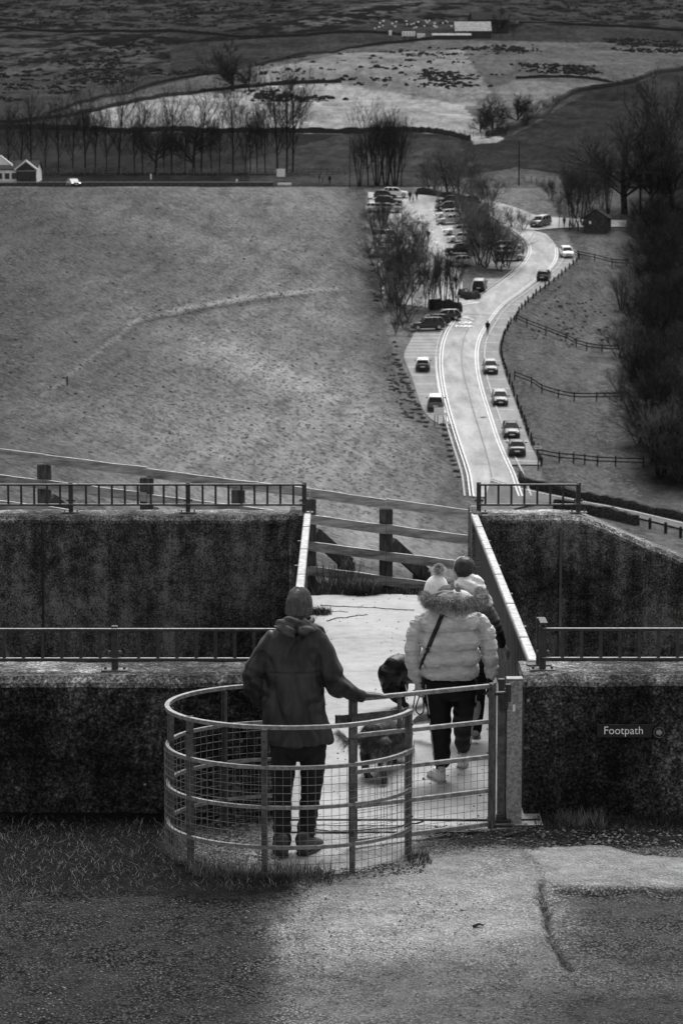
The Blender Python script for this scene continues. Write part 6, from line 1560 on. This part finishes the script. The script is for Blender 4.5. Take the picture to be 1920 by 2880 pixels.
    b = MB(); P = [J(1168,1942,.05)-h, J(1160,1990,.1)-h, J(1140,2010,.4)-h, W(1128,2035,19.7)-h]; strap(b, P, .014); b.build('strap', M_black, lo)
woman()

def third():
    Y = 20.3; org = G(1310, 2075); J = lambda u, v, dy=0: W(u, v, Y+dy)
    b = MB(); head(b, J(1302,1604,0), (-.65,.75,-.1), (0,0,1), .95)
    limb(b, [J(1320,1690), J(1325,1790), J(1322,1870)], [(.12,.08),(.11,.08),(.12,.09)], sub=2)
    wr = J(1407,1812,.02); limb(b, [J(1362,1705), J(1390,1765,-.02), wr], [.04,.033,.024]); hand(b, wr, (.55,.1,-.75), (-.6,.6,-.3), .95, .55, thumb=-1)
    wl = J(1255,1860,.1); limb(b, [J(1280,1705), J(1262,1780,0), wl], [.04,.033,.024]); hand(b, wl, (0,.3,-1), (.9,.4,0), .9, .8, thumb=1)
    limb(b, [J(1302,1870), J(1272,1955,.12), J(1222,2008,.02)], [.05,.035,.028], sub=3); limb(b, [J(1340,1870), J(1340,1960,.15), J(1335,2060,.0)], [.07,.046,.032])
    e = solid(b, 'person', M_skin, None, .0055, 2, origin=org); e.location = org
    tag(e, 'person in black padded coat and white hood, half hidden behind the puffer coat', 'person')
    b = MB(); rs = []
    for v in np.linspace(1678, 1885, 70):
        w = np.interp(v, [1678,1700,1740,1885], [.10,.15,.17,.17]); p = J(1322+ (v-1678)*.01, v); m = .010*(abs(math.sin(PI*(v-1678)/26))**.55-.7)
        rs.append([(p.x+(w+m)*math.cos(t), p.y+(w*.75+m)*math.sin(t), p.z) for t in [2*PI*i/40 for i in range(40)]])
    b.rings(rs); limb(b, [J(1358,1702), J(1378,1738,-.01), J(1392,1772,-.01), J(1402,1800,.01), J(1406,1812,.02)], [.058,.064,.058,.052,.044], 28, mod=puff(8,.16), sub=10)
    limb(b, [J(1284,1702), J(1270,1745,0), J(1262,1790,.02), J(1256,1850,.09)], [.058,.062,.056,.046], 28, mod=puff(8,.16), sub=10)
    solid(b, 'padded_coat', M_dpuff, e, .006, 1, lambda p: .004*N3(p,(24,24,16)), org)
    b = MB(); P = [J(1284,1650,-.02), J(1305,1645,-.09), J(1335,1652,-.10), J(1355,1672,-.04)]; limb(b, P, [(.035,.045),(.06,.07),(.06,.075),(.045,.06)], sub=4); limb(b, [J(1300,1625,-.07), J(1335,1630,-.09), J(1355,1650,-.05)], [.03,.045,.03], sub=4); limb(b, [J(1352,1675,-.03), J(1372,1690,-.02), J(1368,1706,-.03)], [.045,.038,.028], sub=3)
    hd = solid(b, 'hood', M_phood, e, .006, 2, lambda p: .005*N3(p,(12,12,40))+.003*math.sin(p.z*120+p.x*50), org)
    b = MB(); hc = J(1306,1596,-.015); b.ball(hc, (.084,.098,.088), 20, 14); limb(b, [hc+Vector((0,-.03,-.02)), J(1318,1635,-.05)], [.075,.055]); hr = solid(b, 'hair', M_hair, e, .006, 2, lambda p: .003*N3(p,(50,50,12)), org)
    rr = random.Random(8); strands('loose_hair', [(hc+d*.083, (d*.5+Vector((.8,0,.25))).normalized(), rr.uniform(.02,.09)) for d in [Vector((rr.gauss(0,1),rr.gauss(0,.6),abs(rr.gauss(0,1)))).normalized() for _ in range(160)]], M_hair, hr, .0006, org)
    b = MB(); limb(b, [J(1322,1862), J(1322,1900)], [(.15,.12),(.15,.12)]); limb(b, [J(1300,1890), J(1272,1955,.12), J(1222,2008,.02)], [.085,.065,.05], sub=3); limb(b, [J(1340,1890), J(1340,1965,.16), J(1336,2052,.02)], [.085,.065,.05], sub=3)
    solid(b, 'trousers', M_trou, e, .007, 2, None, org)
    for (c, dd) in ((W(1200,2034,20.35),(-.55,.8,-.25)),(G(1336,2074),(0,1,0))):
        dv = Vector(dd).normalized(); s = Vector((dv.y,-dv.x,0)).normalized(); up = Vector((0,0,1)); b = MB()
        limb(b, [c-dv*.06+up*.045, c+dv*.02+up*.05, c+dv*.09+up*.04, c+dv*.15+up*.028], [(.036,.042),(.040,.046),(.042,.036),(.032,.022)], side=s, sub=3); sh = solid(b, 'trainer', M_hoodin, e, .006, 2, None, org)
        b = MB(); limb(b, [c-dv*.06+up*.012, c+dv*.05+up*.012, c+dv*.15+up*.012], [(.040,.014),(.045,.014),(.034,.012)], side=s, sub=2); moved(b.build('sole', M_strp, sh, True), org)
third()

def dog(org, label, spine, rads, legs, tail, hd, mat, ears, name='dog'):
    b = MB(); limb(b, spine, rads, 24, sub=4)
    for P, Rr in legs: limb(b, P, Rr, 14, sub=3)
    limb(b, tail[0], tail[1], 12, sub=3)
    c, f = Vector(hd[0]), Vector(hd[1]).normalized(); k = hd[2]; u = Vector((0,0,1)); s = f.cross(u).normalized(); u = s.cross(f)
    M = Matrix((s, f, u)).transposed(); b.ball(c, (.062*k,.078*k,.062*k), 16, 12, M); limb(b, [c+f*.05*k-u*.012*k, c+f*.12*k-u*.028*k, c+f*.165*k-u*.032*k], [(.038*k,.036*k),(.028*k,.027*k),(.022*k,.020*k)], 12, side=s)
    b.ball(c+f*.182*k-u*.024*k, (.013*k,.010*k,.011*k), 8, 6, M)
    for q in (-1,1): b.ball(c+f*.058*k+s*q*.034*k+u*.018*k, (.009*k,.008*k,.009*k), 8, 6, M)
    e = solid(b, name, mat, None, .006, 2, lambda p: .004*N3(p,(22,22,22)), org); e.location = org; tag(e, label, 'dog')
    for q in (-1,1):
        b = MB(); p0 = c+s*q*.052*k+u*.03*k-f*.015*k; limb(b, [p0, p0+s*q*.022*k-u*.05*k, p0+s*q*.015*k-u*.10*k+f*.01*k], [(.016*k,.03*k),(.010*k,.034*k),(.008*k,.022*k)], 10, side=s, sub=3); b_ = b.build('ear', mat, e, True); moved(b_, org)
    return e, c
def setter():
    org = G(1085, 2165); Wp = W
    spine = [Wp(1050,2075,19.05), Wp(1068,2068,19.2), Wp(1092,2072,19.4), Wp(1120,2072,19.62), Wp(1128,2045,19.74), Wp(1126,2020,19.82)]
    legs = [([Wp(1040,2090,19.08), Wp(1034,2118,19.18), Wp(1026,2150,19.0), Wp(1032,2178,19.06), Wp(1038,2187,19.12)], [.075,.060,.028,.024,.028]),
            ([Wp(1070,2095,19.0), Wp(1080,2130,19.05), Wp(1078,2170,18.82), Wp(1081,2200,18.86), Wp(1083,2208,18.92)], [.078,.060,.028,.024,.028]),
            ([Wp(1138,2085,19.6), Wp(1146,2112,19.55), Wp(1148,2132,19.62), Wp(1150,2142,19.68)], [.05,.032,.024,.027]),
            ([Wp(1108,2085,19.62), Wp(1106,2118,19.6), Wp(1108,2138,19.7), Wp(1110,2142,19.76)], [.05,.032,.024,.027])]
    tail = ([Wp(1032,2072,19.0), Wp(1005,2082,18.97), Wp(978,2080,18.98), Wp(955,2062,19.0)], [.030,.018,.013,.007])
    e, c = dog(org, 'dark long-haired setter with a feathered tail, walking beside the gate leaf', spine, [(.100,.115),(.112,.125),(.112,.125),(.105,.130),(.070,.080),(.062,.066)], legs, tail, (Wp(1122,2008,19.9), (-.25,1,-.35), 1.0), M_dog, 1)
    rr = random.Random(2); rt = []
    T = [Vector(p) for p in tail[0]]
    for i in range(900):
        t = rr.random()*2.99; j = int(t); p = T[j].lerp(T[j+1], t-j); L = rr.uniform(.03,.115)*(1 if t < 2.4 else .8)
        rt.append((p+Vector((rr.gauss(0,.008),rr.gauss(0,.008),0)), Vector((-.75+rr.gauss(0,.25), rr.gauss(0,.2), -.35+rr.gauss(0,.4)+(.5 if t > 2 else 0))).normalized(), L))
    strands('tail_feathering', rt, M_dogf, e, .0012, org)
    rt = []
    for P, n, dv in ((legs[0][0][:3], 420, Vector((.1,-.3,-.8))), (legs[1][0][:3], 700, Vector((-.35,-.4,-.6))), (legs[2][0][:2], 160, Vector((0,-.3,-.9)))):
        for i in range(n):
            t = rr.random()*(len(P)-1.001); j = int(t); p = Vector(P[j]).lerp(Vector(P[j+1]), t-j); a = rr.uniform(0,6.28); q = (.072*(1-t*.42))
            rt.append((p+Vector((math.cos(a)*q, -abs(math.sin(a))*q, rr.gauss(0,.01))), (dv+Vector((rr.gauss(0,.25),rr.gauss(0,.2),rr.gauss(0,.15)))).normalized(), rr.uniform(.03,.085)))
    for i in range(420): p = Wp(1070+rr.random()*70, 2112+rr.gauss(0,3), 19.25+rr.random()*.3); rt.append((p, Vector((rr.gauss(0,.2),-.2,-1)).normalized(), rr.uniform(.02,.06)))
    strands('leg_feathering', rt, M_dogf, e, .0011, org)
    strands('coat', surf_roots(e, Vector((0,0,0))+org, 4200, (.015,.035), Vector((-.2,-.3,-.5)), lambda p: p.z > .22, 9), M_dog, e, .0012, org)
setter()
def blackdog():
    org = G(1150, 1995); Y = 21.6
    spine = [W(1104,1880,Y), W(1122,1878,Y+.08), W(1160,1882,Y+.2), W(1200,1880,Y+.32), W(1225,1850,Y+.42), W(1240,1835,Y+.5)]
    legs = [([W(1096,1893,Y), W(1098,1928,Y+.05), W(1108,1955,Y-.02), W(1128,1975,Y+.0), W(1140,1993,Y+.03)], [.105,.080,.050,.030,.030]),
            ([W(1122,1895,Y+.15), W(1128,1935,Y+.2), W(1126,1960,Y+.1), W(1134,1980,Y+.14), W(1142,1985,Y+.2)], [.09,.06,.04,.026,.028]),
            ([W(1195,1895,Y+.3), W(1196,1940,Y+.3), W(1198,1975,Y+.32), W(1198,1982,Y+.38)], [.06,.035,.026,.03]),
            ([W(1212,1895,Y+.42), W(1213,1940,Y+.42), W(1213,1970,Y+.45), W(1213,1975,Y+.5)], [.055,.035,.026,.03])]
    tail = ([W(1098,1905,Y-.06), W(1084,1922,Y-.1), W(1078,1938,Y-.1), W(1088,1955,Y-.1)], [.028,.022,.018,.012])
    dog(org, 'smooth black dog ahead, mostly hidden behind the pale puffer coat', spine, [(.085,.10),(.105,.115),(.11,.12),(.105,.13),(.075,.08),(.06,.065)], legs, tail, (W(1246,1822,Y+.58), (.5,.9,-.1), 1.05), M_dogb, 1)
blackdog()

# people in the distance, each with coat, trousers and shoes
def walker_mesh(seed, stride):
    r = random.Random(seed); b = MB(); head(b, (0,.02,1.62), (0,1,0), (0,0,1), 1.0); limb(b, [(0,0,1.45),(0,0,1.2),(0,0,.95)], [(.16,.09),(.14,.09),(.14,.09)])
    for s in (-1,1):
        w = Vector((s*.27,.10*s,.86)); limb(b, [(s*.19,0,1.4),(s*.25,-.03,1.13),w], [.05,.04,.03]); hand(b, w, (0,.1,-1), (-s,0,0), 1, .5, thumb=s)
        limb(b, [(s*.09,0,.9),(s*.10,s*stride*.4+.02,.48),(s*.10,s*stride,.06)], [.08,.055,.04])
    body = b; c = MB(); rs = []
    limb(c, [(0,0,1.5),(0,0,1.4),(0,0,1.15),(0,0,.85)], [(.10,.08),(.20,.12),(.19,.13),(.20,.14)], sub=3)
    for s in (-1,1): limb(c, [(s*.18,0,1.42),(s*.26,-.03,1.13),(s*.28,.09*s,.90)], [.07,.06,.05], sub=2)
    t = MB(); limb(t, [(0,0,.95),(0,0,.86)], [(.16,.12),(.17,.12)])
    for s in (-1,1): limb(t, [(s*.09,0,.88),(s*.10,s*stride*.4+.02,.48),(s*.10,s*stride,.10)], [.095,.07,.055], sub=2)
    h = MB(); h.ball((0,-.005,1.67), (.088,.105,.085), 14, 10)
    f = MB()
    for s in (-1,1): limb(f, [(s*.10,s*stride-.04,.05),(s*.10,s*stride+.16,.04)], [(.045,.045),(.04,.03)])
    out = []
    for m, n, vx in ((body,'person',.014),(c,'coat',.016),(t,'trousers',.016),(h,'hat',.012),(f,'shoes',.012)):
        o = solid(m, n, M_skind, None, vx, 2); out.append(o.data); bpy.data.objects.remove(o)
    return out
WM = [walker_mesh(1, .20), walker_mesh(2, .05)]
TONE = {k: fab('far_cloth_'+k, v*.8, v*1.2, 20) for k, v in dict(black=.01, dark=.03, grey=.12, white=.6).items()}
def walker(u, v, h, face, coat, trou, label, var=0, hat='dark', pos=None):
    p = pos or hit(u, v); s = h/1.78; e = link('person', WM[var][0]); e.location = (p.x, p.y, p.z+(.15 if not pos else 0)); e.rotation_euler = (0,0,math.radians(face)); e.scale = (s,s,s)
    tag(e, label, 'person')
    for i, (n, m) in enumerate((('coat',coat),('trousers',trou),('hat',hat),('shoes','black'))):
        o = link(n, WM[var][i+1], e); o.material_slots[0].link = 'OBJECT'; o.material_slots[0].material = TONE[m]
walker(1370,943,1.85,0,'black','black','lone walker in black on the right edge of the road')
walker(1203,680,1.85,10,'black','black','dark walker in the middle of the car park aisle')
walker(1152,568,1.8,180,'black','black','person in black standing by the white off-road car')
walker(1161,570,1.6,150,'white','black','person in a white top beside the one in black at the aisle head', 1, 'grey')
walker(1171,564,1.75,200,'dark','black','third and farthest of the group at the aisle head', 1)
walker(1281,812,1.8,0,'black','dark','dark figure among the slim trees at the car park entrance')
walker(1470,728,1.75,90,'black','black','dark figure at the bonnet of the silver car by the bend', 1)
walker(1600,650,1.75,90,'black','dark','dark figure left of the stone hut', 1); walker(1624,652,1.7,-90,'black','black','dark figure next to the stone hut wall', 1); walker(1585,640,1.7,30,'dark','black','figure among the trees left of the stone hut')
walker(898,515,1.75,90,'black','grey','dark figure at the right end of the dam crest', 1); walker(907,517,1.3,60,'grey','dark','smaller figure near the right end of the crest', 1); walker(927,520,1.75,-40,'black','dark','figure standing apart by the fence beyond the crest end', 1)
